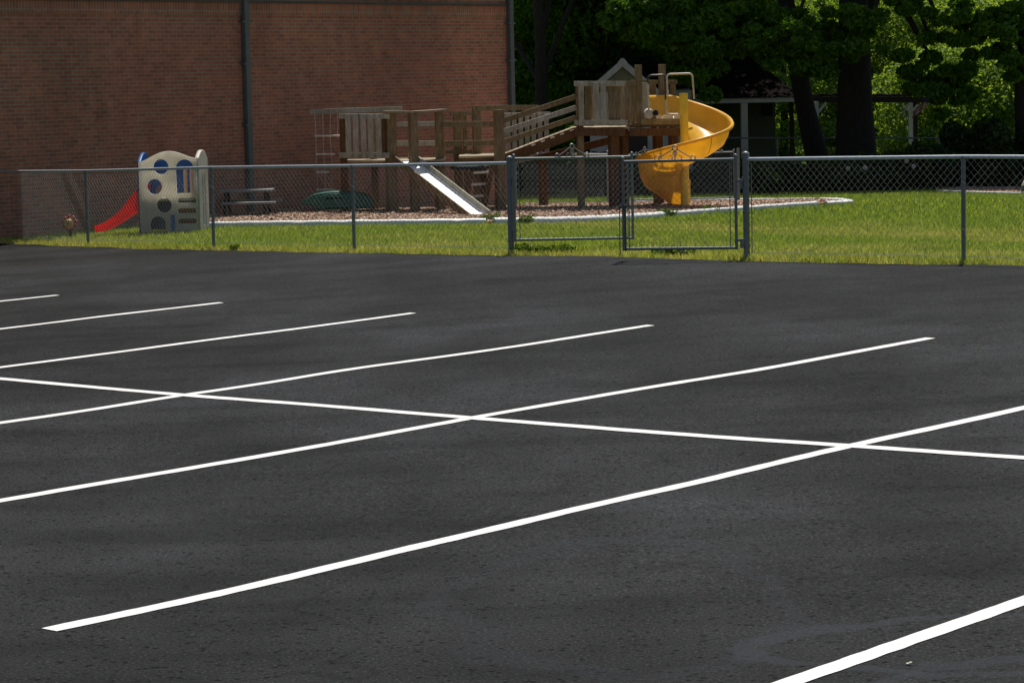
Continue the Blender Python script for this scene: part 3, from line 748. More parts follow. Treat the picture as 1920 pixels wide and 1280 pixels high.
m = MB(); a = P(1202, 228, YT + .12); b = P(1275, 228, YT + .12); m.beam(a, b, .05, .11); m.build('deck_beam', W_BROWN, ps)
for x0, x1 in ((1231, 1241), (1243, 1262), (1264, 1274)): m = MB(); m.beam(P(x0, 219.5, YT), P(x1, 219.5, YT), .06, .055); m.build('edge_block', DOWEL, ps)
m = MB(); m.tube([P(1217, 214, YT), P(1217, 214, YT) + Vector((0, .25, .02))], .085, 12); m.build('drain_pipe', simple('white_pipe', (.5, .48, .46), .5), ps, True)
m = MB(); m.tube([P(1229, 212, YT - .02), P(1229, 212, YT - .02) + Vector((0, .2, 0))], .055, 10); m.build('dark_fitting', BLACK, ps)
for x in (1184, 1191, 1204): 
    m = MB(); m.beam(P(x, 211, YT + .15), P(x, 232, YT + .15), .05, .05); m.build('bracket', W_BROWN, ps)
# metal slide
def metal_slide():
    tl = P(744, 301, Y + .05); tr_ = P(775, 300, Y + .05); bl = G(888, 407.5); br = G(908, 405)
    bl = P(884, 406, 46.7); br = P(908, 404.5, 46.9)
    # keep it a rigid chute
    ctr0 = (tl + tr_) / 2; ctr1 = (bl + br) / 2
    d = (ctr1 - ctr0); L = d.length; d.normalize(); sd = Vector((d.y, -d.x, 0)).normalized() * -1
    if sd.x < 0: sd = -sd
    up = sd.cross(d).normalized()
    if up.z < 0: up = -up
    w = .165
    m = MB(); prof = [(-w, .03), (-w, 0), (w, 0), (w, .03)]
    V = []; Fs = []; N = 14
    for i in range(N + 1):
        c = ctr0 + d * (L * i / N)
        if i == N: c = c + Vector((0, 0, .03))
        for a, b in prof: V.append(c + sd * a + up * b)
    for i in range(N):
        for j in range(3): Fs.append((4 * i + j, 4 * i + j + 1, 4 * i + j + 5, 4 * i + j + 4))
    m.add(V, Fs); bedo = m.build('metal_slide', STEEL, ps)
    md = bedo.modifiers.new('s', 'SOLIDIFY'); md.thickness = .006
    for s in (-1, 1):
        m = MB(); o = sd * (s * (w + .02)) + up * (.035 if s > 0 else -.005)
        m.beam(ctr0 + o - d * .18, ctr1 + o + d * .06, .035, .17 if s > 0 else .13, up); m.build('side_board', W_GREY if s > 0 else W_BROWN, bedo, bevel=.006)
    m = MB(); m.beam(ctr0 - sd * w + d * .02, ctr0 + sd * w + d * .02, .06, .02); m.build('top_plate', GALV, bedo)
    return bedo
metal_slide()
# rope ladder
def rope():
    xs_t = (589.5, 604, 618.5, 632.5); xs_b = (597.5, 611.5, 624, 636)
    m = MB(); YR = Y + 1.3
    for k, (a, b) in enumerate(zip(xs_t, xs_b)):
        yb = (392, 392, 357, 258)[k]; t = (yb - 210) / 182.0
        pts = [P(a + (b - a) * u * t + .7 * math.sin(u * 9 + k), 210 + (yb - 210) * u, YR) for u in np.linspace(0, 1, 12)]
        m.tube(pts, .009, 5)
    o = m.build('rope_ladder', ROPE, ps)
    for x0, x1, y in ((590, 637, 255), (592, 628, 289.5), (594, 618, 323), (593, 628, 356), (596, 621, 390.5)):
        m = MB(); m.tube([P(x0, y, YR - .01), P(x1, y - .5, YR - .01)], .017, 7)
        for xk in np.arange(x0 + 2, x1, 13.5): m.ball(P(xk, y, YR - .01), .026, 6)
        m.build('rung', DOWEL, o)
rope()
# tube of the spiral slide
def spiral():
    cx = P(1283, 250, 49.0).x; cy = 49.05
    root = empty('spiral_slide', (cx, cy, 0), None, None); root.parent = ps
    bpy.context.view_layer.update(); root.location = (cx - ps.location.x, cy - ps.location.y, 0)
    bpy.context.view_layer.update()
    def rim(th):
        if th > 0: return 1.505 + min(th, 100) / 100 * .49
        if th > -180: return 1.505 + th / 180 * .635
        t = (-180 - th) / 112; return .87 - .14 * t - .42 * t ** 4
    N = 110; V = []; Fs = []
    for i in range(N + 1):
        th = 138 - (138 + 284) * i / N; a = R(th)
        rh = .43 if th > -140 else .43 + .33 * min(1, (-140 - th) / 105)
        out = .83 if th > -180 else .83 - .27 * ((-180 - th) / 104)
        zr = rim(th)
        
        zb = zr - rh
        prof = [(.075, zb + .17), (.10, zb + .05), (.20, zb - .005), (.38, zb - .02), (.58, zb + .01), (.72, zb + .09), (.79, zb + .22), (.82, zb + .36), (.83, zb + rh - .03), (.85, zb + rh), (.885, zb + rh + .006), (.90, zb + rh - .02), (.895, zb + rh - .05)]
        for r, z in prof:
            r = r * out / .83; V.append((cx + r * math.cos(a), cy + r * math.sin(a), max(z, g(cx, cy) + .03)))
    k = 13
    for i in range(N):
        for j in range(k - 1): Fs.append((i * k + j, i * k + j + 1, (i + 1) * k + j + 1, (i + 1) * k + j))
    m = MB(); m.add(V, Fs); o = m.build('chute', PYEL, root, True); o.data.set_sharp_from_angle(angle=R(80))
    md = o.modifiers.new('s', 'SOLIDIFY'); md.thickness = .007
    # moulded seams
    m = MB()
    for th in (20, -60, -135, -215, -260):
        i = int((138 - th) / 422 * N); ring_ = [Vector(V[i * k + j]) for j in range(3, 10)]
        ring_ = [Vector((cx, cy, p.z)) + (p - Vector((cx, cy, p.z))) * 1.012 for p in ring_]; m.tube(ring_, .006, 5)
    m.build('seam', simple('seam_yellow', (.5, .25, .02), .5), o)
    p = P(1281.5, 175, cy - .0); m = MB(); zt = 2.4 - (175 - 136.5) / 104
    m.tube([Vector((cx, cy, g(cx, cy) - .1)), Vector((cx, cy, zt))], .078, 20); m.build('centre_post', PYELR, root, True)
    # entry hood panel
    def hoop(pts, Y0, mats, name='hoop'):
        W = [P(x, y, Y0) for x, y in pts]
        # round corners
        out = [W[0]]
        for i in range(1, len(W) - 1):
            a, b, c = W[i - 1], W[i], W[i + 1]; rr = min(.07, (a - b).length * .45, (c - b).length * .45)
            p0 = b + (a - b).normalized() * rr; p2 = b + (c - b).normalized() * rr
            for t in np.linspace(0, 1, 6): out.append(p0 * (1 - t) ** 2 + b * 2 * t * (1 - t) + p2 * t * t)
        out.append(W[-1]); m = MB(); m.tube(out, .018, 10); return m.build(name, mats, root, True)
    hoop([(1217, 212), (1214, 155)], YT - .02, HOOPM, 'hand_hoop')
    hoop([(1214.2, 158), (1214.5, 142), (1247, 140.5), (1248, 188)], YT - .02, HOOPW, 'hand_hoop')
    hoop([(1248, 186), (1249.5, 214.5), (1276, 214.5)], YT - .02, HOOPM, 'hand_hoop')
    hoop([(1252, 180), (1250, 139.5), (1298, 138), (1301.5, 186)], YT + .8, HOOPM, 'hand_hoop')
spiral()

# ---------------------------------------------------------------- plastic playhouse
def panel(name, outline, holes, th, mat, parent, M4, bev=.012):
    cu = bpy.data.curves.new(name, 'CURVE'); cu.dimensions = '2D'; cu.fill_mode = 'BOTH'; cu.extrude = th / 2 - bev * .0; cu.bevel_depth = bev; cu.bevel_resolution = 1; cu.offset = -bev
    for pts in [outline] + holes:
        s = cu.splines.new('POLY'); s.points.add(len(pts) - 1); s.use_cyclic_u = True
        for i, p in enumerate(pts): s.points[i].co = (p[0], p[1], 0, 1)
    o = bpy.data.objects.new(name, cu); COL.objects.link(o)
    bpy.context.view_layer.update(); dg = bpy.context.evaluated_depsgraph_get()
    me = bpy.data.meshes.new_from_object(o.evaluated_get(dg)); me.transform(M4); me.materials.clear(); me.materials.append(mat)
    bpy.data.objects.remove(o); me.name = name
    r = bpy.data.objects.new(name, me); COL.objects.link(r); r.parent = parent; return r
def circ(cx, cy, r, n=22): return [(cx + r * math.cos(2 * math.pi * k / n), cy + r * math.sin(2 * math.pi * k / n)) for k in range(n)]
def rrect(x0, y0, x1, y1, r):
    o = []
    for cx, cy, a0 in ((x1 - r, y1 - r, 0), (x0 + r, y1 - r, 90), (x0 + r, y0 + r, 180), (x1 - r, y0 + r, 270)):
        for k in range(5): a = R(a0 + k * 22.5); o.append((cx + r * math.cos(a), cy + r * math.sin(a)))
    return o
def playhouse():
    pb = G(264, 436); Y0 = pb.y; z0 = g(pb.x + .4, Y0) - .03
    S = Y0 / F    # metres per px
    ph = empty('toy_playhouse', (pb.x, Y0, z0), 'cream plastic toddler playhouse with round holes, blue panels and a red slide', 'playhouse', rz=R(-3.5))
    Rx = Matrix.Rotation(R(90), 4, 'X')
    X = lambda px: (px - 264) * S; Zz = lambda py, px=264: (436 - py + .0206 * (px - 264)) * S
    def Q(px, py): return (X(px + (py - 436) * -.028 * -1 * -1), (436 - py - .0206 * (px - 264) * 0) * S)
    W_ = X(373); top = []
    for t in np.linspace(0, 1, 25):
        h = 133 + 17 * math.sin(math.pi * min(1, max(0, t))) ** 1.5 + (6 * t)
        top.append((t * W_, h * S))
    outl = [(0, .01)] + [(W_, .01)] + top[::-1]
    def c_(px, py, r): x, y = X(px), Zz(py); return circ(x + .012, y, r * S)
    win = [(X(335), Zz(362)), (X(367), Zz(362))] + [(X(351) + X(264 + 17) * math.cos(a), Zz(316) + 17 * S * math.sin(a)) for a in np.linspace(0, math.pi, 12)]
    arch = [(X(283), .03), (X(312), .03)] + [(X(297.5) + 14.5 * S * math.cos(a), Zz(419) + 14 * S * math.sin(a)) for a in np.linspace(0, math.pi, 10)]
    slots = [rrect(X(336), Zz(y + 9), X(371), Zz(y), 3 * S) for y in (371, 390.5, 410)]
    holes = [c_(305, 312, 14.2), c_(292, 349, 14.2), c_(309, 384, 14), win, arch] + slots
    panel('front_wall', outl, holes, .035, CREAM, ph, Rx, .010)
    D = .85
    # right wall (rounded flank), left and back walls
    def side(wd, amp, zt):
        top = [(t * wd, (zt + amp * math.sin(math.pi * t)) * S) for t in np.linspace(0, 1, 16)]
        return [(0, .01), (wd, .01)] + top[::-1]
    Rz = Matrix.Rotation(R(90), 4, 'Z')
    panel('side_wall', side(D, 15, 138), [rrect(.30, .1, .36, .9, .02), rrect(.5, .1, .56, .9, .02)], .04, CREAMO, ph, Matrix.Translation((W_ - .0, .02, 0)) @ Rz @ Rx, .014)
    panel('side_wall', side(D, 18, 132), [circ(.42, .95, .13), rrect(.2, .02, .64, .6, .1)], .035, PBLUE, ph, Matrix.Translation((0, .02, 0)) @ Rz @ Rx, .010)
    bw = side(W_, 15, 124)
    panel('back_wall', bw, [circ(.22, .62, .12), rrect(.50, .28, .56, .62, .02), rrect(.60, .28, .66, .62, .02)], .035, PBLUEO, ph, Matrix.Translation((0, D, 0)) @ Rx, .010)
    def lb(name, x0, x1, y0, y1, za, zb, mat, bev=.01):
        m = MB(); m.box(((x0 + x1) / 2, (y0 + y1) / 2, (za + zb) / 2), (x1 - x0, y1 - y0, zb - za)); o = m.build(name, mat, None, bevel=bev); o.parent = ph; return o
    lb('floor', .03, W_ - .03, .04, D - .03, .50, .55, OPC)
    for px in (340, 352, 363): 
        m = MB(); m.tube([Vector((X(px), D - .3, .55)), Vector((X(px), D - .3, 1.0))], .034, 8); o = m.build('bar', simple('pink_bar_plastic', (.80, .60, .48), .5, trans=.3), None, True); o.parent = ph
    lb('climbing_step', X(334), X(373), .10, .3, .10, .50, PORANGE)
    lb('door_flap', X(323), X(330), -.05, -.028, .02, .29, PBLUE)
    # slide: U section sweep toward the left
    path = [(.06, .40, .36), (-.02, .36, .38), (-.16, .30, .29), (-.32, .20, .19), (-.48, .11, .15), (-.62, .05, .12), (-.78, .03, .09)]
    # refine
    pp = []
    for i in range(len(path) - 1):
        for t in np.linspace(0, 1, 4, endpoint=False): pp.append(tuple(path[i][k] * (1 - t) + path[i + 1][k] * t for k in range(3)))
    pp.append(path[-1]); V = []; Fs = []
    yc, hw = .36, .22
    for x, z, hh in pp:
        for a, b in ((-1.12, 1.0), (-1.0, 1.03), (-.93, .95), (-.85, .35), (-.6, .05), (0, 0), (.6, .05), (.85, .35), (.93, .95), (1.0, 1.03), (1.12, 1.0)): V.append((x, yc + a * hw, z + b * hh))
    k = 11
    for i in range(len(pp) - 1):
        for j in range(k - 1): Fs.append((i * k + j, i * k + j + 1, (i + 1) * k + j + 1, (i + 1) * k + j))
    m = MB(); m.add(V, Fs); o = m.build('slide', PRED, None, True); o.parent = ph
    md = o.modifiers.new('s', 'SOLIDIFY'); md.thickness = .02; md = o.modifiers.new('s2', 'SUBSURF'); md.levels = 1; md.render_levels = 1
    m = MB(); m.ball((-.06, .2, .13), .055, 10); o = m.build('foot_wheel', CREAM, None, True); o.parent = ph
    return ph
playhouse()

# small round toy
p = P(130, 418, 43.6); zt = g(p.x, 43.6)
t = empty('round_toy', (p.x, 43.6, zt), 'small round toy with yellow face and red petal rim, standing by the wall', 'toy')
m = MB(); m.tube([p + Vector((0, -.02, 0)), p + Vector((0, .04, 0))], .085, 18); m.ball(p + Vector((0, -.01, 0)), .07, 12); m.build('face', simple('yellow_toy', (.42, .26, .04), .5), t, True)
REDT = simple('red_toy', (.35, .03, .03), .5)
for k in range(9): a = k * 2 * math.pi / 9 + .2; m = MB(); m.ball(p + Vector((math.cos(a) * .10, .03, math.sin(a) * .10)), .035, 8); m.build('petal', REDT, t, True)
m = MB(); m.ball(p + Vector((.0, -.07, 0)), .018, 8); m.build('nose', BLACK, t, True)
m = MB(); m.box((p.x, 43.66, (p.z + zt) / 2 - .05), (.05, .05, p.z - zt)); m.build('stand', BLACK, t)
for px, py, lab in ((108, 426, 'tiny white scrap of litter in the dark grass by the round toy'),):
    q = G(px, py); m = MB(); m.ball(q + Vector((0, 0, .05)), .018, 6, .6); o = m.build('litter_scrap', WHITE_P); tag(o, lab, 'litter')
q = G(1704, 1246); m = MB(); m.box(q + Vector((0, 0, .006)), (.022, .012, .006), .4); m.box(q + Vector((.008, .003, .009)), (.012, .010, .006), .9); tag(m.build('litter_scrap', simple('paper_scrap', (.8, .78, .6), .8)), 'small pale scrap on the asphalt below the nearest stall line', 'litter')

# picnic table for children
def table():
    Yt = 48.0; a = P(413, 358, Yt); b = P(512, 358, Yt); z0 = g(a.x, Yt); L = b.x - a.x; cx = (a.x + b.x) / 2
    t = empty('picnic_table', (cx, Yt, z0), 'low grey children\'s picnic table standing in shade against the brick wall', 'table', rz=R(-2))
    bpy.context.view_layer.update()
    GREYP = simple('grey_plank_plastic', (.20, .20, .19), .6, 0, .1, 5)
    zt = a.z - z0
    def lb(name, c, s, rot=0, mat=GREYP):
        m = MB(); Mx = t.matrix_world; m.box(Mx @ Vector(c), s, rot=(Matrix.Rotation(R(-2), 3, 'Z') @ Matrix.Rotation(rot, 3, 'X'))); return m.build(name, mat, t, bevel=.005)
    m = MB()
    for i in range(4): m.box(t.matrix_world @ Vector((0, -.21 + .14 * i, zt)), (L, .13, .04))
    m.build('table_top', GREYP, t, bevel=.005)
    for s in (-1, 1):
        lb('bench', (.1, .5 * s, zt * .55), (L * 1.0, .2, .04))
        for e in (-1, 1): lb('leg', (e * L * .38, .27 * s, zt * .5), (.05, .05, zt * 1.1), rot=R(25 * s), mat=DARKW)
    for e in (-1, 1): lb('cross_bar', (e * L * .38, 0, zt * .48), (.04, 1.1, .06), mat=DARKW)
table()
# green rocker
def rocker():
    Yr = 48.6; S = Yr / F; px0 = 562; base = P(px0, 394, Yr)
    t = empty('green_rocking_toy', (base.x, Yr, base.z), 'dark green moulded plastic rocking boat toy behind the rope ladder', 'toy')
    prof = [(0, 13), (12, 21), (24, 28), (40, 31), (60, 33), (80, 33), (100, 31), (118, 28), (130, 22), (137, 12), (139, 4), (134, 0), (100, 0), (60, 0), (30, 0), (26, 6), (10, 10)]
    outl = [(x * S, y * S) for x, y in prof]
    slot = [rrect((50 + 8.5 * k) * S, 19 * S, (55.5 + 8.5 * k) * S, 22 * S, 1.2 * S) for k in range(4)]
    b = panel('body', outl, slot, .5, PTEAL, t, Matrix.Translation((0, .3, 0)) @ Matrix.Rotation(R(90), 4, 'X'), .02)
    panel('side_ridge', [((15 + x * .8) * S, (3 + y * .8) * S) for x, y in prof], slot, .02, PTEAL, t, Matrix.Translation((0, .02, 0)) @ Matrix.Rotation(R(90), 4, 'X'), .008)
rocker()
# toy at the right frame edge
q = G(1932, 361); t = empty('play_table', q, 'cream topped play toy with green base at the right end of the mulch patch', 'toy')
m = MB(); m.tube([q, q + Vector((0, 0, .17))], .2, 14, rs=[.22, .20]); m.build('base', PTEAL, t, True)
m = MB(); m.tube([q + Vector((0, 0, .17)), q + Vector((0, 0, .30)), q + Vector((0, 0, .40))], .2, 14, rs=[.21, .15, .08]); m.build('top', simple('cream_toy', (.6, .55, .4), .5), t, True)

# ---------------------------------------------------------------- back fence with its double gate
bf = [Vector((.25, 56.3, g(.25, 56.3))), fbase(1140, 60.5)]
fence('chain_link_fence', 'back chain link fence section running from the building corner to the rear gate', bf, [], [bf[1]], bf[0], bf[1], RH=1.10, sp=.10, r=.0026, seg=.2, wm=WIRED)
c1 = fbase(1150, 60.7); c2 = fbase(1264, 61.2); c3 = fbase(1376, 61.8)
up = Vector((0, 0, .06))
gate_leaf('rear left gate leaf seen between the wooden posts and the yellow slide', c1 + up, c2 + up, 1.06, 1.06, .52, 0, 'rear gate leaves', sp=.10, wire_r=.0026, seg=.2, wmat=WIRED, thick=1.3)
gate_leaf('rear right gate leaf seen between the yellow slide and the front gate post', c3 + up, c2 + up + Vector((.04, 0, 0)), 1.10, 1.06, .35, 0, 'rear gate leaves', sp=.10, wire_r=.0026, seg=.2, wmat=WIRED, thick=1.3)
c4 = fbase(1384, 61.9)
m = MB(); m.tube([c4, c4 + Vector((0, 0, 1.2))], .035, 10); tag(m.build('gate_post', GALV, None, True), 'dull steel post at the right side of the rear gate', 'post')
ff = [Vector((P(x, 259, 75).x, 75, P(x, 259, 75).z - 1.1)) for x in (1150, 1310, 1457, 1605, 1760, 1930)]
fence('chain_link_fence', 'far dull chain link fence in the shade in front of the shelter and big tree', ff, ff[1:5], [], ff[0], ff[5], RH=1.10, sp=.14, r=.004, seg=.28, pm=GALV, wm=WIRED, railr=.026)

# ---------------------------------------------------------------- shed, shelter, pergola
def prism(m, A, B, C_, dep):
    A, B, C_ = map(Vector, (A, B, C_)); d = Vector(dep)
    return m.add([A, B, C_, A + d, B + d, C_ + d], [(0, 1, 2), (5, 4, 3), (0, 3, 4, 1), (1, 4, 5, 2), (2, 5, 3, 0)])
def shed():
    Ys = 70; S = Ys / F; pk = P(1167, 118, Ys); zg = g(pk.x, Ys) - .2
    t = empty('garden_shed', (pk.x, Ys, zg), 'small pale garden shed with a white trimmed gable, behind the tower', 'shed')
    el, er = P(1098, 178, Ys), P(1238, 178, Ys)
    d = Vector((.9, 2.6, 0))
    xl, xr = P(1105, 178, Ys).x, P(1262, 178, Ys).x - .25
    m = MB(); V = [Vector((xl, Ys, zg)), Vector((xr, Ys, zg)), Vector((xr, Ys, el.z + .05)), Vector((xl, Ys, el.z + .05))]
    m.add(V + [v + d for v in V], [(0, 1, 2, 3), (4, 7, 6, 5), (0, 4, 5, 1), (1, 5, 6, 2), (2, 6, 7, 3), (3, 7, 4, 0)]); m.build('wall', SIDW, t)
    m = MB(); prism(m, Vector((xl, Ys + .002, el.z + .05)), Vector((xr, Ys + .002, el.z + .05)), Vector((pk.x, Ys + .002, pk.z - .08)), d); m.build('gable', simple('olive_gable', (.17, .16, .10), .8), t)
    m = MB(); pk2 = pk + Vector((0, -.06, 0))
    m.beam(el + Vector((0, -.06, 0)), pk2 + (pk - el).normalized() * .10, .05, .15, Vector((0, -1, 0)).cross((pk - el).normalized())); m.beam(pk2 + (pk - er).normalized() * .10 + Vector((0, -.004, 0)), er + Vector((0, -.064, 0)), .048, .15, Vector((0, -1, 0)).cross((er - pk).normalized())); m.build('barge_board', simple('grey_white_trim', (.42, .41, .38), .7), t)
    m = MB()
    for e in (el, er):
        a = e + Vector((0, -.04, .10)); b = pk + Vector((0, -.04, .10)); nrm = Vector((0, 0, .05))
        m.add([a, b, b + d, a + d, a + nrm, b + nrm, b + d + nrm, a + d + nrm], [(0, 1, 2, 3), (4, 7, 6, 5), (0, 4, 5, 1), (1, 5, 6, 2), (2, 6, 7, 3), (3, 7, 4, 0)])
    m.build('roof', ROOFM, t)
    m = MB(); m.box((P(1192, 270, Ys).x, Ys - .02, zg + 1.0), (.6, .05, 1.6)); m.build('door', DARKW, t)
shed()
def shelter():
    Yh = 78; zg = g(8, 80)
    t = empty('park_shelter', (P(1400, 280, Yh).x, Yh, zg), 'small hip roofed shelter with pale fascia and white posts, under the trees', 'shelter')
    zf = P(1430, 188, Yh).z; x0, x1 = P(1285, 188, Yh).x, P(1519, 188, Yh).x
    m = MB(); m.beam((x0, Yh, zf), (x1, Yh, zf), .06, .13); m.beam((x1 + .03, Yh + .04, zf), (x1 + .03, Yh + 6, zf), .06, .13); m.build('fascia', WHITE_W, t)
    ap = P(1392, 98, Yh + 3); zt = ap.z; e = zf + .07
    rx0, rx1 = x0 - .1, P(1507, 188, Yh).x
    m = MB(); V = [(rx0, Yh - .1, e), (rx1, Yh - .1, e), (rx1, Yh + 6, e), (rx0, Yh + 6, e), (ap.x - .8, Yh + 3, zt), (ap.x, Yh + 3, zt)]
    m.add(V, [(0, 1, 5, 4), (1, 2, 5), (2, 3, 4, 5), (3, 0, 4), (3, 2, 1, 0)]); m.build('roof', ROOFM, t)
    xa, xb = P(1285, 260, Yh + 3).x, P(1454, 260, Yh + 3).x
    m = MB(); m.box(((xa + xb) / 2, Yh + 4.2, (zg + zf) / 2 - .1), (xb - xa, 2.4, zf - zg + .1)); m.build('wall', SIDING, t)
    m = MB(); m.box((P(1438, 205, Yh + 3).x, Yh + 2.98, P(1438, 207, Yh + 3).z), (.32, .05, .35)); m.build('window', BLACK, t)
    for px, w, Yp in ((1395, .19, Yh + .1), (1527, .22, Yh + .2)):
        a = P(px, 193, Yp); m = MB(); m.box((a.x, Yp, (zf - .07 + zg) / 2), (w, w, zf - .07 - zg)); po = m.build('post', WHITE_W, t, bevel=.01)
        for s in (-1, 1):
            m = MB(); m.beam(a + Vector((s * .08, 0, -.30)), a + Vector((s * .34, 0, .0)), .06, .07)
            if px > 1400: m.build('brace', WHITE_W, po)
    return t
shelter()
def pergola():
    Yh = 78.3; t = empty('pergola', P(1620, 290, Yh), 'dark timber pergola beam on thin posts behind the big trunk', 'pergola')
    m = MB(); a = P(1519, 187, Yh); b = P(1737, 187, Yh); m.beam(a, b, .12, .17); m.build('beam', DARKW, t)
    m = MB(); m.beam(a + Vector((0, 3.0, 0)), b + Vector((0, 3.0, 0)), .12, .17)
    m.build('beam', DARKW, t)
    for k in range(8):
        q = a.lerp(b, (k + .5) / 8); m = MB(); m.beam(q + Vector((0, -.2, .12)), q + Vector((0, 3.3, .12)), .05, .06); m.build('rafter', DARKW, t)
    for px, mt, dy in ((1707, WHITE_W, 0), (1716, DARKW, .05), (1484, DARKW, 3), (1576, SIDING, .02)):
        p = P(px, 192, Yh + dy); zg = g(p.x, Yh); m = MB(); m.box((p.x, Yh + dy, (p.z + zg) / 2), (.12, .12, p.z - zg)); m.build('post', mt, t)
    p = P(1707, 212, Yh)
    for s in (-1, 1): m = MB(); m.beam(p, p + Vector((s * .22, 0, .24)), .05, .06); m.build('brace', WHITE_W, t)
pergola()
def flag():
    a = P(1742, 178, 78); t = empty('hanging_flag', a, 'small red and white striped flag hanging furled at the pergola end', 'flag')
    m = MB(); m.tube([P(1716, 212, 78.1), P(1744, 172, 78.0)], .015, 6); m.build('pole', DARKW, t)
    for nm, col, ks in (('red_stripes', (.30, .03, .04), (0, 2, 4, 6)), ('white_stripes', (.5, .48, .45), (1, 3, 5))):
        m = MB()
        for k in ks:
            V = []; Fs = []
            for i in range(9):
                u = i / 8; x = P(1742, 182, 78); base = x + Vector((-.42 * u, .03 * math.sin(u * 14), -.36 * u ** .8 - .0))
                for e in (0, 1): V.append(base + Vector((-.01 * (k + e), .02 * math.sin(u * 9 + k), -.035 * (k + e))))
            for i in range(8): Fs.append((2 * i, 2 * i + 1, 2 * i + 3, 2 * i + 2))
            m.add(V, Fs)
        m.build(nm, simple(nm, col, .8, bumps=0), t)
    m = MB(); x = P(1741, 180, 77.95); m.box(x + Vector((-.05, 0, -.09)), (.13, .02, .16), rot=Matrix.Rotation(R(-35), 3, 'Y')); m.build('canton', simple('navy_cloth', (.02, .03, .09), .8), t)
flag()
p = P(1694, 203, 77.5)
t = empty('wind_chime', p, 'wind chime of thin pale tubes hanging from the pergola', 'wind chime')
m = MB(); m.tube([p, p + Vector((0, 0, -.03))], .05, 10); m.build('disc', DARKW, t)
for k in range(5): m = MB(); a = k * 1.257; q = p + Vector((math.cos(a) * .035, math.sin(a) * .035, -.03)); m.tube([q, q + Vector((0, 0, -.28 + .03 * k))], .008, 5); m.build('chime_tube', WIRE, t)
# boulder behind far fence
q = P(1553, 285, 76.5); q.z = g(q.x, 76.5)
m = MB(); m.ball((q.x, 76.5, q.z + .15), .30, 14, 2.1); o = m.build('boulder', STONE, None, True); tag(o, 'rounded upright boulder beside the white shelter post, behind the far fence', 'rock')

# ---------------------------------------------------------------- trees
def tree(name, label, bx, by, limbs, trunk_r, crown_c, crown_r, nclump, nleaf, lsize, mat, seed, group='shade trees behind the lawn', trunk_top=None, clr=(.55, 1.35), droop=.3, extra=None, cut=None, lean=(0, 0)):
    r_ = np.random.default_rng(seed); zb = g(bx, by)
    t = empty(name, (bx, by, zb), label, 'tree', group)
    nclump = int(nclump * 1.7); cc = np.array(crown_c, float); cr = np.array(crown_r, float)
    d = r_.normal(size=(nclump, 3)); d /= np.linalg.norm(d, axis=1)[:, None]
    cs = cc + d * (r_.uniform(.25, 1, nclump) ** .5)[:, None] * cr
    rads = r_.uniform(clr[0], clr[1], nclump)[:, None] * np.array([1, 1, .55])
    if extra is not None:
        cs = np.concatenate([cs, np.array([e[:3] for e in extra])]); rads = np.concatenate([rads, np.array([[e[3], e[3], e[3] * .6] for e in extra])])
    if cut: 
        k = cut(cs); cs = cs[k]; rads = rads[k]
    V, var = leafcloud(cs, rads, nleaf, lsize, rngs=r_, droop=droop)
    V = V - np.array([bx, by, zb])
    crown = np_mesh('crown', V, np.arange(len(V)).reshape(-1, 4), mat, var, parent=t)
    m = MB(); top = Vector((bx + lean[0], by + lean[1], trunk_top or (crown_c[2])))
    n = 9; pts = []; rs = []
    for i in range(n):
        u = i / (n - 1); p = Vector((bx, by, zb - .3)).lerp(top, u) + Vector((random.uniform(-1, 1), random.uniform(-1, 1), 0)) * trunk_r * .18 * (0 < i)
        pts.append(p); rs.append(trunk_r * (1.25 - .28 * min(1, u * 5)) * (1 - .5 * u))
    m.tube(pts, 1, 14, rs=rs); m.build('trunk', BARK, t, True)
    for i in range(limbs):
        c = Vector(cs[int(r_.integers(0, len(cs)))]); st = pts[int(3 + (i % 5))]
        mid = st.lerp(c, .5) + Vector((0, 0, .5)); m = MB(); m.tube([st, st.lerp(mid, .5), mid, mid.lerp(c, .5), c], 1, 8, rs=[trunk_r * .36, trunk_r * .3, trunk_r * .22, trunk_r * .15, trunk_r * .07]); m.build('limb', BARK, t, True)
    return t
xw = lambda px, Y: P(px, 200, Y).x
# big central tree
X1 = xw(1598, 72)
ex = []
r0 = np.random.default_rng(5)
def hang(pts, Y, s, spread=.5):
    out = []
    for x, y in pts:
        c = P(x, y, Y)
        for k in range(5):
            out.append((c.x + r0.normal(0, s * .75), Y + r0.uniform(-1, 1) * spread, c.z + r0.normal(0, s * .45), s * r0.uniform(.3, .75)))
    return out
ex1 = hang([(1480, 30), (1520, 55), (1560, 70), (1590, 40), (1640, 30), (1600, 78), (1535, 100), (1555, 130), (1740, 120), (1760, 80), (1720, 150), (1760, 170), (1790, 155), (1700, 20), (1780, 130)], 70, .55)
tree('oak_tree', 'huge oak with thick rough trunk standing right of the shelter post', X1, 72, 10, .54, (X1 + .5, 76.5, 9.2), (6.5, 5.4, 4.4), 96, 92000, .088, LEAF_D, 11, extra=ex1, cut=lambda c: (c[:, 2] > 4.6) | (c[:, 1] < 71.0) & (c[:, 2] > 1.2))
X2 = xw(1546, 73.5)
ex2 = hang([(1180, 20), (1220, 50), (1260, 30), (1300, 60), (1340, 40), (1380, 70), (1420, 50), (1290, 100), (1330, 130), (1290, 150), (1250, 80), (1400, 20), (1350, 95), (1450, 20), (1215, 15), (1470, 90), (1500, 120), (1440, 110)], 70.5, .55)
tree('oak_tree', 'leaning dark tree stem left of the huge oak, forking to the upper left', X2, 73.5, 8, .31, (X2 - 3, 77, 9.5), (6, 5, 4.4), 100, 102000, .088, LEAF_D, 12, extra=ex2, cut=lambda c: (c[:, 2] > 4.6) | (c[:, 1] < 71.4) & (c[:, 2] > 1.5), lean=(-1.9, .2), trunk_top=8.5)
X3 = xw(1014, 71)
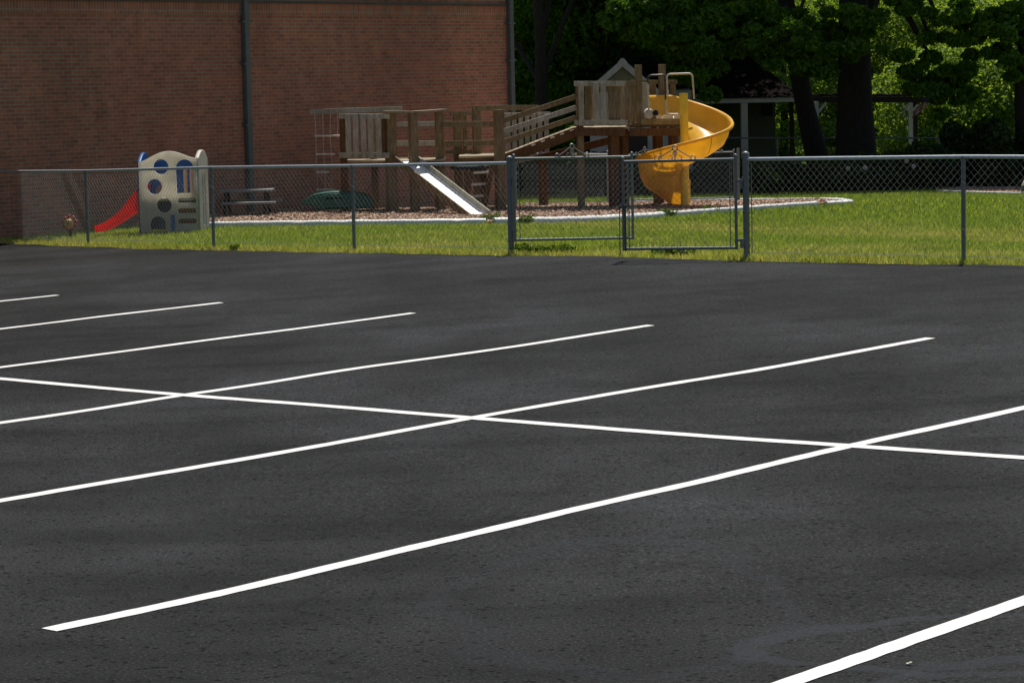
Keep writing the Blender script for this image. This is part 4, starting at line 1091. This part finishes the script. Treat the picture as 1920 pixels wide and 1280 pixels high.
tree('oak_tree', 'slim dark trunk just right of the brick building corner', X3, 71, 6, .20, (X3 + .5, 75.5, 7.5), (4.5, 3.5, 5.2), 90, 102000, .085, LEAF_D, 13)
tree('oak_tree', 'dense dark tree filling the gap left of the shed', xw(1090, 76), 76, 6, .25, (xw(1090, 76), 77, 5.2), (3.6, 3, 5.4), 80, 93000, .085, LEAF_D, 14)
tree('oak_tree', 'dense dark tree behind the slatted tower and shed roof', xw(1240, 82), 82, 6, .3, (xw(1235, 82), 83, 5.0), (4.0, 3, 5.2), 90, 102000, .085, LEAF_D, 15)
tree('oak_tree', 'dark tree directly behind the hip roofed shelter', xw(1370, 88), 88, 6, .3, (xw(1290, 88), 88, 6.0), (2.2, 3, 5.0), 80, 85000, .085, LEAF_D, 16)
X7 = xw(1922, 70)
ex7 = hang([(1800, 20), (1850, 40), (1900, 60), (1860, 90), (1900, 20), (1915, 110), (1825, 60)], 69, .5)
tree('oak_tree', 'dark trunk cut off by the right edge of the picture', X7, 70, 6, .28, (X7 + .5, 76, 9.0), (6, 5, 4.2), 90, 93000, .088, LEAF_D, 17, extra=ex7, cut=lambda c: (c[:, 2] > 4.6) | (c[:, 1] < 70.2) & (c[:, 2] > 1.6))
tree('oak_tree', 'tree over the rear fence with crown above the shed', xw(1180, 75), 76, 6, .22, (xw(1160, 76), 78, 9.5), (5, 4, 3.6), 80, 71000, .088, LEAF_D, 18, trunk_top=7, cut=lambda c: c[:, 2] > 5.2)
tree('oak_tree', 'tree added behind the shelter, its unseen crown shading the hip roof', xw(1330, 92), 92, 6, .28, (xw(1440, 88), 87, 9.0), (6.5, 4.5, 3.6), 100, 67000, .11, LEAF_D, 19, trunk_top=7, cut=lambda c: c[:, 2] > 5.0)  # added tree: its crown above the view keeps sun off the shelter roof
# sunlit background trees
for i, (px, Yt, zc, rx, rz_, n, lab) in enumerate([
    (1470, 112, 1.5, 3.6, 4.2, 26000, 'sunlit yellow green tree seen between the shelter roof and the oak trunks'),
    (1690, 114, 1.2, 3.2, 4.6, 26000, 'sunlit bright tree just right of the oak trunk, above the pergola'),
    (1770, 108, -.5, 2.8, 2.6, 20000, 'low sunlit bush behind the far fence right of the pergola'),
    (1830, 118, 2.2, 4.0, 4.8, 26000, 'sunlit tree beyond the garden near the right edge'),
    (1905, 110, 1.0, 2.8, 4.2, 20000, 'sunlit foliage column beside the dark trunk at the right edge'),
    (1600, 120, 2.5, 4.2, 5.0, 24000, 'pale sunlit tree hidden mostly behind the big oak')]):
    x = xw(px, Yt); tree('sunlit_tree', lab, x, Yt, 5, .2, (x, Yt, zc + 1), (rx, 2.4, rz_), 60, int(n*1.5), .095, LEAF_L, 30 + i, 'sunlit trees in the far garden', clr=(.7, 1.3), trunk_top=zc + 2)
# shrubs in the shade
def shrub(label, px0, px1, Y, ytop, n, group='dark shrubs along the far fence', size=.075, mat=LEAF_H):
    x0, x1 = xw(px0, Y), xw(px1, Y); zt = P((px0 + px1) / 2, ytop, Y).z; zb = g((x0 + x1) / 2, Y)
    t = empty('shrub', ((x0 + x1) / 2, Y, zb), label, 'shrub', group)
    cs = [(random.uniform(x0, x1), Y + random.uniform(-.5, .5), zb + (zt - zb) * random.uniform(.1, .8)) for _ in range(22)]
    V, var = leafcloud(cs, [((x1 - x0) * .16 + .1, .4, (zt - zb) * .24)] * 22, n, size); V = V - np.array([(x0 + x1) / 2, Y, zb])
    np_mesh('foliage', V, np.arange(len(V)).reshape(-1, 4), mat, var, parent=t)
    for k in range(3): m = MB(); m.tube([Vector(((x0 + x1) / 2 + random.uniform(-.3, .3), Y, zb)), Vector(cs[k])], .02, 5); m.build('stem', BARK, t)
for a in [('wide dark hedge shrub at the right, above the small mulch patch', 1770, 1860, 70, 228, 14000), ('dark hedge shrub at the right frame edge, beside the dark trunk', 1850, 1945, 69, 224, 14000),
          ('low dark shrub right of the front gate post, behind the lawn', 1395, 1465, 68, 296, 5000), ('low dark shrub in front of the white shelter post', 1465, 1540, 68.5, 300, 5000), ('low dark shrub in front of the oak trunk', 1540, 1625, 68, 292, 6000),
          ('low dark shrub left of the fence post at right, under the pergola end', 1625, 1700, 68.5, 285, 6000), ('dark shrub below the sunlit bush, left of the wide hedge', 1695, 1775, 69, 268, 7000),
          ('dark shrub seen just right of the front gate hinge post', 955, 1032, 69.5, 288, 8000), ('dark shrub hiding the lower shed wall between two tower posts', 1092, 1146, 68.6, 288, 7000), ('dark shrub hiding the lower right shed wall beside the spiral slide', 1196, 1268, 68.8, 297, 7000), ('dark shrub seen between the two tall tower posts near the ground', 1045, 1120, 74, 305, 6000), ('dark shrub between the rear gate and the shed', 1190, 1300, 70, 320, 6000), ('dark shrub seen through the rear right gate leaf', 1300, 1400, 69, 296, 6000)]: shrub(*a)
PETAL = simple('pale_petal', (.45, .38, .38), .8, bumps=0)
# a few pale flowers on the low shrubs
for px, py, lab in ((1590, 316, 'pale pink flower head low in front of the oak trunk'), (1700, 302, 'white flower highest above the low shrubs'), (1713, 312, 'pale pink flower right of the white flower'), (1622, 315, 'small dull flower right of the oak trunk base')):
    p = P(px, py, 67.4); t = empty('flower', (p.x, 67.4, g(p.x, 67.4)), lab, 'flower', 'flowers among the shrubs')
    for k in range(6): a = k * 1.05; m = MB(); m.ball(p + Vector((math.cos(a) * .03, 0, math.sin(a) * .03)), .032, 6); m.build('petal', PETAL, t)
    m = MB(); m.tube([p, Vector((p.x, 67.4, g(p.x, 67.4)))], .008, 5); m.build('stem', LEAF_H, t)
# distant wood
cs = []; rd = []
r9 = np.random.default_rng(99)
for i in range(420):
    Yq = r9.uniform(128, 150); cs.append((r9.uniform(-10, 42), Yq, r9.uniform(-3, 13))); rd.append((2.6, 2.0, 1.8))
V, var = leafcloud(cs, rd, 130000, .22, rngs=r9)
tag(np_mesh('distant_wood', V, np.arange(len(V)).reshape(-1, 4), LEAF_D, var), 'far off dense green wood closing the view behind the garden trees', 'woodland', kind='stuff')
# pale house glimpsed behind the sunlit trees
hx = P(1860, 210, 124); t = empty('distant_house', (hx.x, 124, g(hx.x, 124)), 'pale house glimpsed in bits behind the sunlit trees near the right edge', 'house')
m = MB(); m.box((hx.x, 126, hx.z - 1.2), (6, 4, 3.4)); m.build('wall', SIDW, t)
m = MB(); e = hx.z + .5; m.add([(hx.x - 3.3, 123.7, e), (hx.x + 3.3, 123.7, e), (hx.x + 3.3, 128.3, e), (hx.x - 3.3, 128.3, e), (hx.x - 3.3, 126, e + 1.3), (hx.x + 3.3, 126, e + 1.3)], [(0, 1, 5, 4), (2, 3, 4, 5), (0, 4, 3), (1, 2, 5), (0, 3, 2, 1)]); m.build('roof', simple('grey_roof', (.35, .35, .36), .8), t)
for k in (-1.6, 0, 1.6):
    m = MB(); m.box((hx.x + k, 123.98, hx.z - .9), (.8, .06, 1.1)); m.build('window', BLACK, t)

# ---------------------------------------------------------------- light
SUN_AZ, SUN_EL = 13, 62      # azimuth: degrees to the right of +Y
sun = bpy.data.lights.new('sun', 'SUN'); sun.energy = 5.0; sun.angle = R(.53); sun.color = (1, .955, .88)
so = bpy.data.objects.new('sun', sun); COL.objects.link(so)
sd = Vector((math.sin(R(SUN_AZ)) * math.cos(R(SUN_EL)), math.cos(R(SUN_AZ)) * math.cos(R(SUN_EL)), math.sin(R(SUN_EL))))
so.rotation_euler = sd.to_track_quat('Z', 'Y').to_euler(); so.location = sd * 60
w = bpy.data.worlds.new('World'); sc.world = w; w.use_nodes = True; nt = w.node_tree
sky = nt.nodes.new('ShaderNodeTexSky'); sky.sky_type = 'NISHITA'; sky.sun_disc = False; sky.sun_elevation = R(SUN_EL); sky.sun_rotation = R(SUN_AZ)
sky.air_density = 1.0; sky.dust_density = 1.5
bg = nt.nodes['Background']; bg.inputs['Strength'].default_value = .072; nt.links.new(sky.outputs[0], bg.inputs[0])
sc.view_settings.view_transform = 'Standard'; sc.view_settings.look = 'None'; sc.view_settings.exposure = 0; sc.view_settings.gamma = 1
# ---------------------------------------------------------------- camera
cam = bpy.data.cameras.new('camera'); cam.sensor_width = 36; cam.lens = F * 36 / 1920; cam.clip_end = 2000; cam.clip_start = .5
co = bpy.data.objects.new('camera', cam); COL.objects.link(co)
co.matrix_world = Matrix(((Xc.x, Xc.y, Xc.z, 0), (Yc.x, Yc.y, Yc.z, 0), (Zc.x, Zc.y, Zc.z, EYE), (0, 0, 0, 1)))
sc.camera = co
sc.render.engine = 'CYCLES'
sc.render.resolution_x = 1024; sc.render.resolution_y = 682
